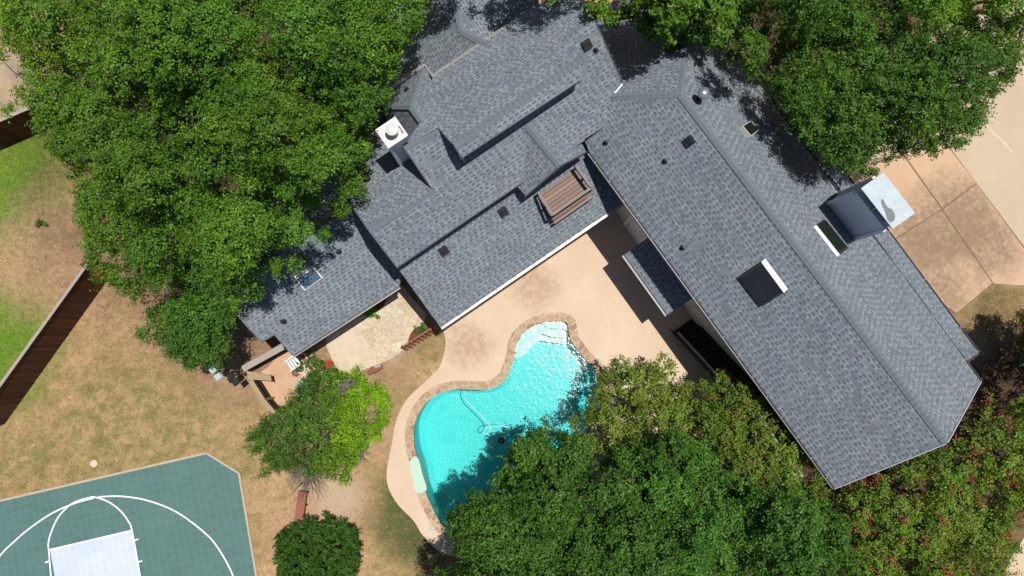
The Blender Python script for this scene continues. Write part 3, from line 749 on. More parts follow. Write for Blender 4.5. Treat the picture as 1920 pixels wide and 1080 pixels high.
# left low wing
ZQ = 2.5
Q0, Q1 = P(548,666,ZQ), P(748,536,ZQ)
plQ = plane_eave(Q0, Q1, .32, P(640,400,ZQ))
roof([(548,666),(748,536),(770,470),(700,360),(650,390),(440,530),(420,555),(441,588),(490,641),(514,627)], plQ, u)
qa, qb = PP(430,543,plQ), PP(690,366,plQ); plQ2 = plane_eave(qa, qb+Vector((0,0,qa.z-qb.z)), .32, Q0)
roof([(430,543),(690,366),(620,270),(360,450)], plQ2, u); cap(qa, qb)
gutter(Q0+vv*.05, Q1+vv*.05, 'gutterg', .11, step=1.4)
mb = MB()
qk = [(548,666),(514,627),(490,641),(441,588),(420,560)]
for a, b in zip(qk, qk[1:]): mb.beam(PP(*a, plQ)+Vector((0,0,-.08)), PP(*b, plQ)+Vector((0,0,-.08)), .04, .16)
mb.build('rake_board', M['gdark'], house)
def skirt(pts, pls, zt=.14):
    mb = MB()
    for i in range(len(pts)):
        a, b = pts[i], pts[(i+1) % len(pts)]
        za, zb = [min(zon(pl, p.x, p.y) for pl in pls)-zt for p in (a, b)]
        mb.face([(a.x,a.y,0),(b.x,b.y,0),(b.x,b.y,zb),(a.x,a.y,za)])
    return mb.build('wall', M['siding'], house)
skirt([PP(a, b, plQ) for a, b in [(545,640),(735,517),(640,390),(455,515)]], [plQ])
pw = [P0-vv*.5+u*.35, P1b-vv*.5, P1b-vv*3.3, P0-vv*3.3+u*.35]; skirt(pw, [plP])
mw = [M0-vv*.35+u*.3, M1-vv*.35, M1-vv*1.5, M0-vv*1.5+u*.3]; skirt(mw, [plM])
# dormer over the balcony
dA = PP(986,232,plM); dB = P(1050,311,dA.z)
dl, dr = P(986,367,dA.z-1.15), P(1099,285,dA.z-1.15)
plDL, plDR = plane3(dA, dB, dl), plane3(dA, dB, dr)
roof([(986,232),(1050,311),(986,367),(967,347),(968,310)], plDL, dB-dA)
roof([(986,232),(1070,225),(1099,285),(1050,311)], plDR, dB-dA); cap(dA, dB, .26)
mb = MB(); nf = (dB-dA).normalized()
for a, b in ((dl,dB),(dB,dr)): mb.beam(a+Vector((0,0,-.1)), b+Vector((0,0,-.1)), .04, .16)
mb.build('rake_board', M['gdark'], house)
ins = -nf*.28; f0, f1, fp = dl+ins+u*.25, dr+ins-u*.25, dB+ins
MB().face([(f0.x,f0.y,3.4),(f1.x,f1.y,3.4),(f1.x,f1.y,dl.z-.1),(fp.x,fp.y,fp.z-.16),(f0.x,f0.y,dl.z-.1)]).build('wall', M['siding'], house)
wf = nf*.03
mb = MB(); wz0, wz1 = 4.25, dl.z+.15
win = MB().face([f0.lerp(f1,.18)*1 for _ in range(1)]*0 or [Vector((*(f0.lerp(f1,t)+wf).xy, z)) for t, z in ((.15,wz0),(.85,wz0),(.85,wz1-.1),(.5,wz1+.45),(.15,wz1-.1))]).build('window', M['glass'], house)
mb = MB(); fr = nf*.05
for t in (.15, .5, .85): a = f0.lerp(f1, t)+fr; mb.beam((a.x,a.y,wz0), (a.x,a.y,wz1+(.45 if t == .5 else -.1)), .06, .06)
a, b = f0.lerp(f1,.12)+fr, f0.lerp(f1,.88)+fr; mb.beam((a.x,a.y,wz0-.04),(b.x,b.y,wz0-.04),.08,.07)
mb.beam((a.x,a.y,wz1-.12),(b.x,b.y,wz1-.12),.06,.05)
mb.build('frame', M['framew'], win)
# drop from M eave to P roof is closed by the fascia wall
# --- balcony let into the lower roof
bal = thing('balcony', 'small timber roof balcony with low railing below the dormer window', 'balcony', tuple(P(1055,360,3.6)))
ZB = 4.0
b00, b10, b11, b01 = P(1008,366,ZB), P(1077,318,ZB), P(1106,358,ZB), P(1034,408,ZB)
M['decking'] = m_wood('balcony_decking', [(.17,.115,.095),(.245,.172,.142),(.30,.215,.18)], (b10-b00), .145, .09)
mb = MB().prism([(p.x,p.y) for p in (b00,b10,b11,b01)], ZB-.05, ZB); mb.build('decking', M['decking'], bal)
mb = MB()
for k, (a, b) in enumerate(((b01,b11),(b00,b01),(b10,b11))):
    mb.face([(a.x,a.y,3.0),(b.x,b.y,3.0),(b.x,b.y,ZB-.06),(a.x,a.y,ZB-.06)])
mb.build('skirt', M['darkstair'], bal)
sdv = (b01-b00).normalized()
for k in range(2):   # two plank treads stepping down outside the front rail
    a, b = b01+sdv*(.09+.13*k), b11+sdv*(.09+.13*k); a.z = b.z = ZB-.06-.12*k; MB().beam(a, b, .11, .03).build('plank', M['decking'], bal)
posts = [b00, b00.lerp(b01,.55), b01, b01.lerp(b11,.5), b11, b11.lerp(b10,.5), b10]
for p in posts: MB().beam(p+Vector((0,0,-.4)), p+Vector((0,0,.55)), .07, .07).build('post', M['iron'], bal)
for a, b in ((b00,b01),(b01,b11),(b11,b10)): MB().beam(a+Vector((0,0,.57)), b+Vector((0,0,.57)), .095, .03).build('rail', M['railwood'], bal)
for a, b in ((b00,b01),(b01,b11),(b11,b10)): MB().beam(a+Vector((0,0,.3)), b+Vector((0,0,.3)), .03, .06).build('rail', M['iron'], bal)

# --- roof fittings (parts of the house)
def frame_on(pl, px, py):
    p = PP(px, py, pl); n = pl[1]; e = (v if pl in (plWL, plWR) else u); e = (e-n*e.dot(n)).normalized(); return p, e, n.cross(e), n
def skylight(corners, pl, glass, h=.14, frame='vent', bright=None, bw=.06):
    q = [PP(a, b, pl) for a, b in corners]; n = pl[1]
    top = [p+n*h for p in q]; c = sum(q, Vector())/4
    mb = MB()
    for i in range(4):
        a, b = q[i], q[(i+1) % 4]; mb.face([a, b, top[(i+1) % 4], top[i]])
    inner = [c+n*h+(p-c-n*h)*.90 for p in top]
    for i in range(4): mb.face([top[i], top[(i+1) % 4], inner[(i+1) % 4]+n*.005, inner[i]+n*.005])
    fr = mb.build('skylight', M[frame], house)
    MB().face([p-n*.004 for p in inner]).build('pane', M[glass], fr)
    if bright is not None:
        i, out = bright; a, b = q[i], q[(i+1) % 4]; o_ = (((a+b)/2)-c).normalized()
        mb = MB(); w_ = bw
        mb.face([a+n*(h+.005), b+n*(h+.005), b+o_*w_+n*.02, a+o_*w_+n*.02]); mb.face([a+n*.03+o_*w_, b+n*.03+o_*w_, b+o_*(w_+.05)+n*.012, a+o_*(w_+.05)+n*.012])
        mb.build('flashing', M['white'], fr)  # white paint stands in for sun glint along this edge
skylight([(1388,517),(1429,489),(1471,546),(1431,572)], plWL, 'glass', .2, 'vent', (1, 1), .085)
skylight([(1527,424),(1543,413),(1587,467),(1571,480)], plWR, 'glassg', .09, 'vent', (3, 1), .03)
skylight([(1386,241),(1402,231),(1417,249),(1402,260)], plWR, 'glassg', .16, 'framew')
skylight([(555,522),(590,501),(606,520),(572,544)], plQ, 'glassb', .12, 'white_p', (0, 1), .05)
def box_vent(px, py, pl, sz=.34):
    p, e, f, n = frame_on(pl, px, py); mb = MB()
    mb.box(p+n*.05, (sz, sz, .10), (e, f, n)); o = mb.build('roof_vent', M['vent'], house)
    MB().box(p+n*.112-f*.0, (sz*.96, sz*.5, .02), (e, f, n)).build('hood', M['black'], o)
for q in ((832,470,plP),(943,397,plP),(1293,265,plWL),(1099,84,plM)): box_vent(*q)
def pipe(px, py, pl, h=.28, r=.045):
    p = PP(px, py, pl); n = pl[1]
    o = MB().tube([p-Vector((0,0,.1)), p+Vector((0,0,h))], r, 12).build('vent_pipe', M['black'], house)
    MB().tube([p-n*.02, p+n*.05], [.13, .07], 12).build('boot', M['vent'], o)
for q in ((1135,268,plWL),(1246,303,plWL),(1279,465,plWL),(533,603,plQ,.35,.07),(636,472,plQ,.3,.07),(763,168,plN,.25,.05),(690,337,plK,.35,.08),(566,0,plQ)[:3] if False else (1117,95,plM,.2,.04)): pipe(*q)
p = PP(1311,186,plWR)
o = MB().tube([p-Vector((0,0,.1)), p+Vector((0,0,.5))], .10, 14).build('flue_pipe', M['vent'], house)
MB().tube([p+Vector((0,0,.5)), p+Vector((0,0,.56)), p+Vector((0,0,.68)), p+Vector((0,0,.74))], [.12,.22,.2,.04], 16).build('flue_cap', M['turb'], o, True)
# --- chimneys
def chimney(name_lab, cx, cy, zt, e, f, L, Wd, zb, flue, capover=.09, m='chase'):
    o = MB().box((cx, cy, (zb+zt)/2), (L, Wd, zt-zb), (e, f, Vector((0,0,1)))).build('chimney', M[m], house)
    o['label'] = name_lab
    for s in (-1, 1):
        for t in (-1, 1): MB().box(Vector((cx,cy,(zb+zt)/2-.04))+e*(s*L/2)+f*(t*Wd/2), (.12,.12,zt-zb-.08), (e,f,Vector((0,0,1)))).build('corner_board', M['chase'], o)
    return o
zc = 7.7
cc = [P(703.5,244,zc), P(741,219,zc), P(766,254,zc), P(728.5,279,zc)]
cen = sum(cc, Vector())/4; ce = (cc[1]-cc[0]).normalized(); cf = Vector((-ce.y, ce.x, 0)); cl, cw = (cc[1]-cc[0]).length, (cc[3]-cc[0]).length
ch = chimney('square sided chimney with white metal cap', cen.x, cen.y, zc-.08, ce, cf, cl-.16, cw-.16, 4.6, True)
mb = MB().box(cen+Vector((0,0,-.04)), (cl, cw, .14), (ce, cf, Vector((0,0,1)))); mb.build('chimney_cap', M['capmetal'], ch)
fb = P(739,250,zc); mb = MB().tube([fb+Vector((0,0,.02)), fb+Vector((0,0,.06))], .24, 24); mb.build('flue_collar', M['capmetal'], ch)
fb2 = fb+Vector((0,0,0)); mb = MB().tube([fb+Vector((0,0,.05)), fb+Vector((0,0,.34)), fb+Vector((0,0,.35)), fb+Vector((0,0,.46)), fb+Vector((0,0,.5))], [.14,.14,.21,.21,.10], 28); mb.build('flue', M['capmetal'], ch)
p = P(751.5,243,zc+.035); MB().box(p, (.07, .28, .02), (ce, cf, Vector((0,0,1)))).build('cap_seam', M['stain'], ch)
zt = 7.6
cc = [P(1616,353,zt), P(1657,324,zt), P(1716,399,zt), P(1672,428,zt)]
cen = sum(cc, Vector())/4; ce = (cc[1]-cc[0]).normalized(); cf = (cc[2]-cc[1]).normalized(); cl, cw = (cc[1]-cc[0]).length, (cc[2]-cc[1]).length
ch = chimney('broad sided chimney with raised flat metal cap', cen.x, cen.y, zt-.48, ce, cf, cl-.06, cw-.06, 2.9, True)
MB().box(cen+Vector((0,0,-.025)), (cl+.02, cw+.02, .05), (ce, cf, Vector((0,0,1)))).build('chimney_cap', M['galv'], ch)
for s in (-1, 1):
    for t in (-1, 0, 1): MB().box(cen+ce*(s*(cl/2-.1))+cf*(t*(cw/2-.1))+Vector((0,0,-.26)), (.05,.05,.44), (ce,cf,Vector((0,0,1)))).build('cap_leg', M['gutterg'], ch)
MB().box(cen+Vector((0,0,-.3)), (cl*.55, cw*.7, .36), (ce,cf,Vector((0,0,1)))).build('flue', M['black'], ch)
stp = [P(a, b, zt+.003) for a, b in [(1652,376),(1656,374),(1664,388),(1672,392),(1678,402),(1677,412),(1670,417),(1664,412),(1659,396),(1654,386)]]
MB().flat(smooth_loop(stp, 3), zt+.003).build('cap_stain', M['stain'], ch)
print('HEIGHTS wing ridge %.2f/%.2f T %.2f/%.2f L1 %.2f/%.2f L3 %.2f/%.2f dormer %.2f gutterN %.2f/%.2f' % (rA.z,rB.z,Tl.z,Tr.z,L1a.z,L1b.z,L3a.z,L3b.z,dA.z,GN0.z,GN1.z))

# ------------------------------------------------------------------ trees
def in_poly(x, y, poly):
    n = len(poly); r = np.zeros(len(x), bool); j = n-1
    for i in range(n):
        xi, yi = poly[i]; xj, yj = poly[j]
        c = ((yi > y) != (yj > y)) & (x < (xj-xi)*(y-yi)/((yj-yi) or 1e-9)+xi)
        r ^= c; j = i
    return r
def edge_dist(x, y, poly):
    d = np.full(len(x), 1e9); n = len(poly)
    for i in range(n):
        ax, ay = poly[i]; bx, by = poly[(i+1) % n]; ex, ey = bx-ax, by-ay
        t = np.clip(((x-ax)*ex+(y-ay)*ey)/max(ex*ex+ey*ey, 1e-9), 0, 1)
        d = np.minimum(d, np.hypot(x-ax-t*ex, y-ay-t*ey))
    return d
def unproj(px, py, z):
    a, b = px-960, 540-py
    dx, dy, dz = a, FPX*_s+_c*b, -FPX*_c+_s*b
    k = (z-CAMH)/dz
    return np.stack([dx*k, dy*k, z], 1)
def leaf_mesh(name, cen, nrm, rng, size, asp, cols, parent):
    """one quad per leaf; colour per leaf"""
    n = len(cen)
    nrm = nrm/np.linalg.norm(nrm, axis=1, keepdims=True)
    r = rng.normal(size=(n, 3)); t = r-nrm*np.sum(r*nrm, 1, keepdims=True); t /= np.linalg.norm(t, axis=1, keepdims=True)
    b = np.cross(nrm, t); L = (size*rng.uniform(.65, 1.35, n))[:, None]
    fold = nrm*L*.10
    v = np.stack([cen-t*L*.5, cen-b*L*asp*.5+fold+t*L*.06, cen+t*L*.5, cen+b*L*asp*.5+fold+t*L*.06], 1).reshape(-1, 3)
    me = bpy.data.meshes.new(name)
    me.vertices.add(4*n); me.vertices.foreach_set('co', v.ravel().astype(np.float32))
    me.loops.add(4*n); me.loops.foreach_set('vertex_index', np.arange(4*n, dtype=np.int32))
    me.polygons.add(n); me.polygons.foreach_set('loop_start', np.arange(0, 4*n, 4, dtype=np.int32))
    me.update(calc_edges=True)
    at = me.attributes.new('tint', 'FLOAT_COLOR', 'FACE')
    c4 = np.ones((n, 4), np.float32); c4[:, :3] = cols; at.data.foreach_set('color', c4.ravel())
    me.materials.append(M['leaf'])
    o = bpy.data.objects.new(name, me); COL.objects.link(o); o.parent = parent
    o.matrix_parent_inverse = Matrix.Translation(-parent.location)
    return o
PAL = dict(
    oak=[((.058,.128,.014), 5), ((.085,.168,.020), 4), ((.038,.092,.012), 4), ((.115,.20,.030), 1)],
    bright=[((.085,.170,.018), 5), ((.115,.210,.024), 4), ((.055,.120,.014), 3), ((.165,.24,.035), 1)],
    dark=[((.046,.104,.014), 5), ((.064,.132,.018), 4), ((.030,.072,.011), 4), ((.09,.16,.03), 1)],
    cool=[((.044,.108,.017), 5), ((.062,.138,.022), 5), ((.028,.074,.013), 4), ((.088,.165,.035), 1)],
    olive=[((.105,.150,.026), 5), ((.140,.180,.036), 5), ((.068,.105,.02), 3), ((.19,.20,.06), 1)],
    myrtle=[((.085,.150,.020), 5), ((.115,.185,.026), 4), ((.055,.105,.015), 4), ((.16,.17,.04), 1.2), ((.22,.10,.05), .5), ((.18,.13,.04), .6)],
    flower=[((.33,.05,.075), 3), ((.26,.045,.06), 2), ((.36,.11,.09), 1)],
    juniper=[((.050,.108,.020), 5), ((.072,.135,.026), 4), ((.11,.165,.035), 1), ((.033,.072,.016), 3)],
    lime=[((.12,.235,.008), 5), ((.165,.29,.010), 4), ((.08,.165,.010), 3), ((.24,.31,.02), .6)],
    bush=[((.030,.075,.011), 5), ((.042,.098,.014), 4), ((.075,.135,.024), 1), ((.02,.05,.008), 4)],
    red=[((.24,.055,.055), 4), ((.15,.06,.04), 3), ((.10,.12,.03), 2)],
    plant=[((.11,.21,.03), 4), ((.16,.27,.05), 3), ((.06,.12,.02), 2)],
)
def pick(rng, pal, n):
    p = PAL[pal]; w = np.array([q[1] for q in p]); i = rng.choice(len(p), n, p=w/w.sum())
    c = np.array([q[0] for q in p])[i]
    return c*rng.uniform(.92, 1.2, (n, 1))*np.array([1.16, 1.22, .88])
def foliage(name, parent, outline, zlo, zhi, pal, seed, spacing=.98, rad=.84, dens=4400, leaf=.094, asp=.52, holes=.04,
            under=.9, flat=1.05, extra=None, ragged=.35, spread=.11, shape=.5, blend=None, inset=3):
    rng = np.random.default_rng(seed)
    poly = outset([(float(a), float(b)) for a, b in outline], -inset)
    xs, ys = zip(*poly); zm = (zlo+zhi)/2; ppm = FPX/(CAMH-zm); sp = spacing*ppm
    cx = rng.uniform(min(xs), max(xs), 9000); cy = rng.uniform(min(ys), max(ys), 9000)
    k = in_poly(cx, cy, poly); cx, cy = cx[k], cy[k]
    ed = edge_dist(cx, cy, poly); dm = max(ed.max(), 1)
    # blue-noise choice of the branch tips, finer towards the edge
    keep = []; kx = np.empty(0); ky = np.empty(0)
    for i in range(len(cx)):
        s_ = sp*(.62+.38*min(1, ed[i]/(sp*1.2)))
        if len(kx) == 0 or np.min((kx-cx[i])**2+(ky-cy[i])**2) > s_*s_:
            keep.append(i); kx = np.append(kx, cx[i]); ky = np.append(ky, cy[i])
    keep = np.array(keep); x, y, e = cx[keep], cy[keep], ed[keep]
    t = np.minimum(1, e/dm); dome = np.power(1-(1-t)**2, shape)
    z = zlo+(zhi-zlo)*dome*rng.uniform(.66, 1.10, len(x))-rng.uniform(0, 1.0, len(x))*(t > .15)
    rr = rad*rng.uniform(.65, 1.3, len(x)); rr = np.minimum(rr, np.maximum(e/ppm+.12, .22))
    ok = rng.random(len(x)) > holes*(t > .12)
    x, y, z, rr, t = x[ok], y[ok], z[ok], rr[ok], t[ok]
    tips = unproj(x, y, z)
    C, Nn, CO = [], [], []
    def lump(c, r, k, hue):
        ntw = max(3, int(k*r*r/30)); d = rng.normal(size=(ntw, 3)); d[:, 2] = np.abs(d[:, 2])*1.1-.35
        d /= np.linalg.norm(d, axis=1, keepdims=True)
        rad_ = r*(.45+.6*np.sqrt(rng.random((ntw, 1))))*rng.uniform(.8, 1.2, (ntw, 1))
        tw = c+d*rad_*np.array([1, 1, flat]); m = rng.integers(18, 44, ntw)
        idx = np.repeat(np.arange(ntw), m); n = len(idx)
        ax_ = rng.normal(size=(ntw, 3))*np.array([1, 1, .4])+d*.8; ax_ /= np.linalg.norm(ax_, axis=1, keepdims=True)
        L = tw[idx]+rng.normal(size=(n, 3))*spread*np.array([.62, .62, .5])+ax_[idx]*rng.uniform(-.2, .2, (n, 1))*(spread/.11)
        N_ = d[idx]*.75+rng.normal(size=(n, 3))*.5+np.array([0, 0, .6])
        twc = rng.uniform(.82, 1.2, (ntw, 1))
        col = pick(rng, pal, n)*hue*twc[idx]
        if blend is not None:
            bp, bf = blend; f = bf(c); q = rng.random(n) < f
            col[q] = (pick(rng, bp, n)*hue*twc[idx])[q]
        C.append(L); Nn.append(N_); CO.append(col)
    for i in range(len(tips)):
        hue = rng.uniform(.82, 1.22)*np.array([rng.uniform(.9, 1.15), 1, rng.uniform(.85, 1.1)])
        lump(tips[i], rr[i], dens, hue)
        if rng.random() < under:
            zz = z[i]-min(z[i]*.4, rng.uniform(.9, 2.0)); c = unproj(x[i:i+1], y[i:i+1], np.array([zz]))[0]; c[:2] += rng.normal(size=2)*.15; lump(c, rr[i]*1.05, dens*.42, hue)
    if ragged:   # thin sprigs poking past the outline
        b = np.where(t < .25)[0]
        for i in b:
            if rng.random() < ragged:
                cen_ = tips.mean(0); d = tips[i]-cen_; d[2] = 0; d /= max(np.linalg.norm(d), .1)
                lump(tips[i]+d*rr[i]*rng.uniform(.5, 1.1), rr[i]*.35, dens*.8, 1.0)
    C, Nn, CO = np.concatenate(C), np.concatenate(Nn), np.concatenate(CO)
    leaf_mesh(name, C, Nn, rng, leaf, asp, CO, parent)
    if extra:
        ep, cnt, esz, eclr = extra; sel = rng.choice(len(tips), min(len(tips), cnt), replace=False); C2 = []
        for i in sel:
            n = int(rng.integers(18, 60)); q = tips[i]+np.array([0, 0, rr[i]*flat*.95])+rng.normal(size=3)*np.array([.25, .25, .05])
            C2.append(q+rng.normal(size=(n, 3))*np.array([eclr, eclr, .07]))
        C2 = np.concatenate(C2); n = len(C2)
        leaf_mesh('blossom', C2, rng.normal(size=(n, 3))*.6+np.array([0, 0, .8]), rng, esz, .8, pick(rng, ep, n), parent)
    return tips, rr
def limbs(parent, base, tips, rr, seed, r0=.22, frac=.7, bark='bark', fork=.45, name='trunk', stems=1):
    rng = np.random.default_rng(seed+77); base = Vector(base); cen_ = Vector(tips.mean(0))
    top = base.lerp(cen_, .55); top.z = max(1.0, min(cen_.z*.5, 3.0))
    mb = MB()
    for k in range(stems):
        off = Vector((rng.normal()*.3, rng.normal()*.3, 0)) if stems > 1 else Vector((0, 0, 0))
        mb.tube(smooth_line([base+off*.5+Vector((0,0,-.05)), base.lerp(top, .5)+off*.7+Vector((rng.normal()*.12, rng.normal()*.12, 0)), top+off], 3), list(np.linspace(r0, r0*.7, 7)), 9)
    mb.build(name, M[bark], parent, True)
    mb = MB(); hubs = []
    for k in range(6):
        a = 2*math.pi*k/6+rng.random(); i = int(rng.integers(len(tips)))
        d = [t for t in tips if (t[0]-top.x)*math.cos(a)+(t[1]-top.y)*math.sin(a) > 0] or list(tips)
        t = Vector(d[int(rng.integers(len(d)))]); h = top.lerp(t, .5); h.z = top.z+(t.z-top.z)*.35; hubs.append(h)
        mb.tube(smooth_line([top+Vector((0,0,-.1)), top.lerp(h, .5)+Vector((rng.normal()*.15, rng.normal()*.15, .1)), h], 3), list(np.linspace(r0*.5, r0*.2, 7)), 6)
    for i in range(len(tips)):
        if rng.random() > frac: continue
        t = Vector(tips[i])+Vector((0, 0, -.25)); h = min(hubs, key=lambda q: (q-t).length)
        m = h.lerp(t, .5)+Vector((rng.normal()*.2, rng.normal()*.2, -.15+rng.normal()*.1))
        mb.tube(smooth_line([h, m, t], 3), list(np.linspace(r0*.17, .009, 7)), 5)
    mb.build('branches', M[bark], parent, True)
def tree(name, label, cat, outline, zlo, zhi, pal, seed, base, group=None, r0=.22, frac=.6, stems=1, **k):
    bx, by = base; b = P(bx, by, 0); t = thing(name, label, cat, tuple(b), group)
    tips, rr = foliage('crown', t, outline, zlo, zhi, pal, seed, **k)
    limbs(t, b, tips, rr, seed, r0, frac, stems=stems); return t

GL = 'live oaks massed left of the house'
tree('oak_tree', 'tall broad oak crown at the very top left, against the left picture edge', 'tree', [(-40,30),(20,-40),(130,-50),(170,10),(160,90),(130,150),(150,200),(110,250),(60,232),(30,215),(8,200),(30,175),(60,130),(30,85),(-10,120),(-40,110)], 4.2, 7.2, 'bright', 11, (170,190), GL, holes=.10)
tree('oak_tree', 'wide oak crown along the top edge between the left corner and the roof', 'tree', [(130,-60),(330,-70),(470,-60),(480,40),(440,120),(400,190),(330,210),(260,170),(180,150),(150,90)], 5.0, 9.0, 'oak', 12, (390,180), GL, spacing=.8, holes=.0, inset=-6)
tree('oak_tree', 'oak crown reaching over the north roof edge at the top centre left', 'tree', [(450,-60),(820,-70),(800,10),(780,60),(742,100),(735,150),(718,205),(690,232),(640,225),(590,170),(520,180),(440,130),(470,40)], 5.5, 10.0, 'oak', 13, (640,190), GL, spacing=.8, holes=.01, inset=1)
tree('oak_tree', 'oak crown above the brown wooden fence end, leaning over dry lawn', 'tree', [(70,252),(110,210),(180,160),(260,170),(330,215),(350,300),(330,400),(350,470),(330,530),(290,552),(240,556),(200,532),(192,505),(168,488),(162,440),(148,400),(135,330),(112,300),(100,262)], 4.5, 8.6, 'oak', 14, (330,380), GL)
tree('oak_tree', 'oak crown beside the white capped chimney, covering the low roof', 'tree', [(340,200),(400,180),(450,130),(520,175),(590,165),(640,225),(690,235),(692,272),(668,300),(692,335),(688,356),(650,372),(630,392),(560,370),(480,350),(420,380),(350,330)], 5.5, 10.2, 'oak', 15, (560,330), GL, spacing=.88, holes=.01, inset=2)
tree('oak_tree', 'oak crown overhanging the left low roof above its blue skylight', 'tree', [(345,330),(420,380),(480,345),(560,365),(640,385),(662,412),(624,415),(618,442),(560,452),(556,495),(535,520),(508,512),(480,560),(440,572),(430,530),(390,500),(345,470),(325,400)], 5.0, 9.4, 'oak', 16, (480,440), GL)
tree('oak_tree', 'smallish dark oak at the corner of the low roof, nearest the lawn lamps', 'tree', [(330,520),(350,470),(400,495),(435,525),(442,575),(438,612),(424,640),(428,668),(424,686),(398,690),(372,676),(352,690),(322,672),(316,650),(284,634),(252,634),(272,618),(300,612),(268,592),(306,576),(320,560)], 3.2, 6.0, 'cool', 17, (410,590), GL, spacing=.74, holes=.02, ragged=.5, inset=4)
tree('ash_tree', 'bright green tree hanging over the top edge of the roof', 'tree', [(1080,-70),(1420,-70),(1412,18),(1392,50),(1372,62),(1352,88),(1330,92),(1318,72),(1296,66),(1270,84),(1262,98),(1250,82),(1222,74),(1200,52),(1192,22),(1166,26),(1148,46),(1124,44),(1098,22),(1084,6)], 5.0, 9.0, 'oak', 21, (1240,20), holes=.14, leaf=.14, spacing=.66, rad=.72, dens=3600, frac=.3)
tree('oak_tree', 'tall oak just past the top picture edge, its shade dappling the roof top', 'tree', [(800,-70),(850,-130),(900,-90),(960,-150),(1000,-215),(1120,-215),(1190,-150),(1180,-60),(1110,-30),(1040,6),(1004,-4),(990,-60),(930,-60),(880,-30),(830,-30)], 6.5, 10.5, 'bright', 20, (1010,-70), holes=.15, ragged=.5)
GR = 'trees massed at the top right'
tree('elm_tree', 'dark green tree covering the right roof slope beside the small skylight', 'tree', [(1400,30),(1440,70),(1500,90),(1580,110),(1620,170),(1640,240),(1690,270),(1660,300),(1625,322),(1596,318),(1580,312),(1552,306),(1528,290),(1510,266),(1498,242),(1480,214),(1462,192),(1436,160),(1402,136),(1372,108),(1374,70)], 5.2, 8.8, 'dark', 22, (1500,230), GR, holes=.0, spacing=.78, ragged=.15, inset=2)
tree('elm_tree', 'large round dark green tree overhanging the tan driveway', 'tree', [(1570,90),(1680,60),(1780,50),(1862,20),(1912,70),(1906,130),(1878,158),(1850,188),(1832,236),(1796,280),(1720,278),(1690,282),(1640,245),(1615,170)], 4.8, 8.8, 'dark', 23, (1700,190), GR, holes=.0, spacing=.78, ragged=.2)
tree('elm_tree', 'mid green tree along the top edge, right of the roof top', 'tree', [(1420,-70),(1700,-70),(1690,60),(1590,95),(1500,92),(1430,60),(1405,20)], 5.0, 8.6, 'dark', 24, (1540,40), GR, holes=.03, spacing=.82)
tree('elm_tree', 'sparser tree in the top right corner showing thin bare branches', 'tree', [(1700,-70),(1990,-70),(1990,60),(1930,130),(1908,70),(1870,20),(1790,48),(1690,60)], 4.6, 8.0, 'bright', 25, (1800,30), GR, holes=.16, under=.6)
GB = 'trees massed below the pool'
tree('oak_tree', 'dark green oak leaning over the lower edge of the pool', 'tree', [(848,960),(876,938),(900,928),(908,902),(930,894),(930,862),(958,852),(966,830),(990,822),(1010,808),(1050,812),(1096,820),(1110,850),(1094,900),(1090,950),(1060,1010),(1040,1120),(860,1120),(862,1040),(850,1010)], 2.6, 6.4, 'cool', 31, (1000,930), GB, leaf=.11)
tree('oak_tree', 'rounded dark green oak in the middle of the bottom edge', 'tree', [(1040,1130),(1065,1010),(1096,950),(1100,880),(1150,850),(1220,820),(1300,830),(1340,860),(1390,930),(1420,1010),(1400,1130)], 3.0, 7.0, 'cool', 32, (1210,940), GB, leaf=.105, holes=.06)
tree('oak_tree', 'green oak at the bottom edge below the low corner of the wing', 'tree', [(1400,1130),(1420,1010),(1380,930),(1430,915),(1500,920),(1560,950),(1598,1010),(1610,1130)], 3.0, 6.8, 'cool', 33, (1440,980), GB, leaf=.105, holes=.06)
tree('oak_tree', 'tall oak cut by the bottom picture edge, throwing the dark shade on the lawn', 'tree', [(806,1092),(830,1074),(862,1078),(900,1070),(960,1085),(980,1160),(930,1230),(830,1210)], 5.2, 8.2, 'cool', 30, (930,1060), GB)
tree('olive_tree', 'loose olive green tree with leafy tips over the pool deck', 'tree', [(1090,770),(1120,740),(1132,700),(1160,676),(1196,690),(1216,704),(1238,670),(1262,672),(1270,700),(1246,720),(1262,728),(1290,706),(1312,740),(1308,790),(1300,830),(1240,850),(1180,856),(1140,880),(1108,850),(1086,812),(1064,790)], 2.0, 4.0, 'olive', 34, (1170,770), GB, holes=.14, under=.6, leaf=.105, spacing=.66, rad=.58, dens=2300)
GM = 'crape myrtles round the wing'
tree('crape_myrtle', 'crape myrtle with rusty seed heads against the foot of the outdoor stair', 'tree', [(1312,770),(1322,718),(1352,698),(1372,720),(1402,726),(1412,746),(1440,752),(1458,776),(1470,800),(1500,820),(1520,850),(1544,880),(1530,905),(1560,930),(1500,925),(1440,915),(1390,935),(1340,870),(1310,830)], 2.4, 5.2, 'myrtle', 35, (1390,800), GM, holes=.06, leaf=.098, spacing=.72, rad=.6, dens=3400, extra=('red', 42, .045, .11), stems=3)
tree('crape_myrtle', 'crape myrtle with crimson flowers below the gable end of the wing', 'tree', [(1560,935),(1600,912),(1660,885),(1720,858),(1770,842),(1815,860),(1850,900),(1850,960),(1800,1010),(1740,1040),(1680,1130),(1600,1130),(1600,1010)], 2.2, 4.8, 'myrtle', 36, (1640,930), GM, holes=.06, leaf=.098, spacing=.72, rad=.6, dens=3400, extra=('flower', 40, .06, .13), stems=3)
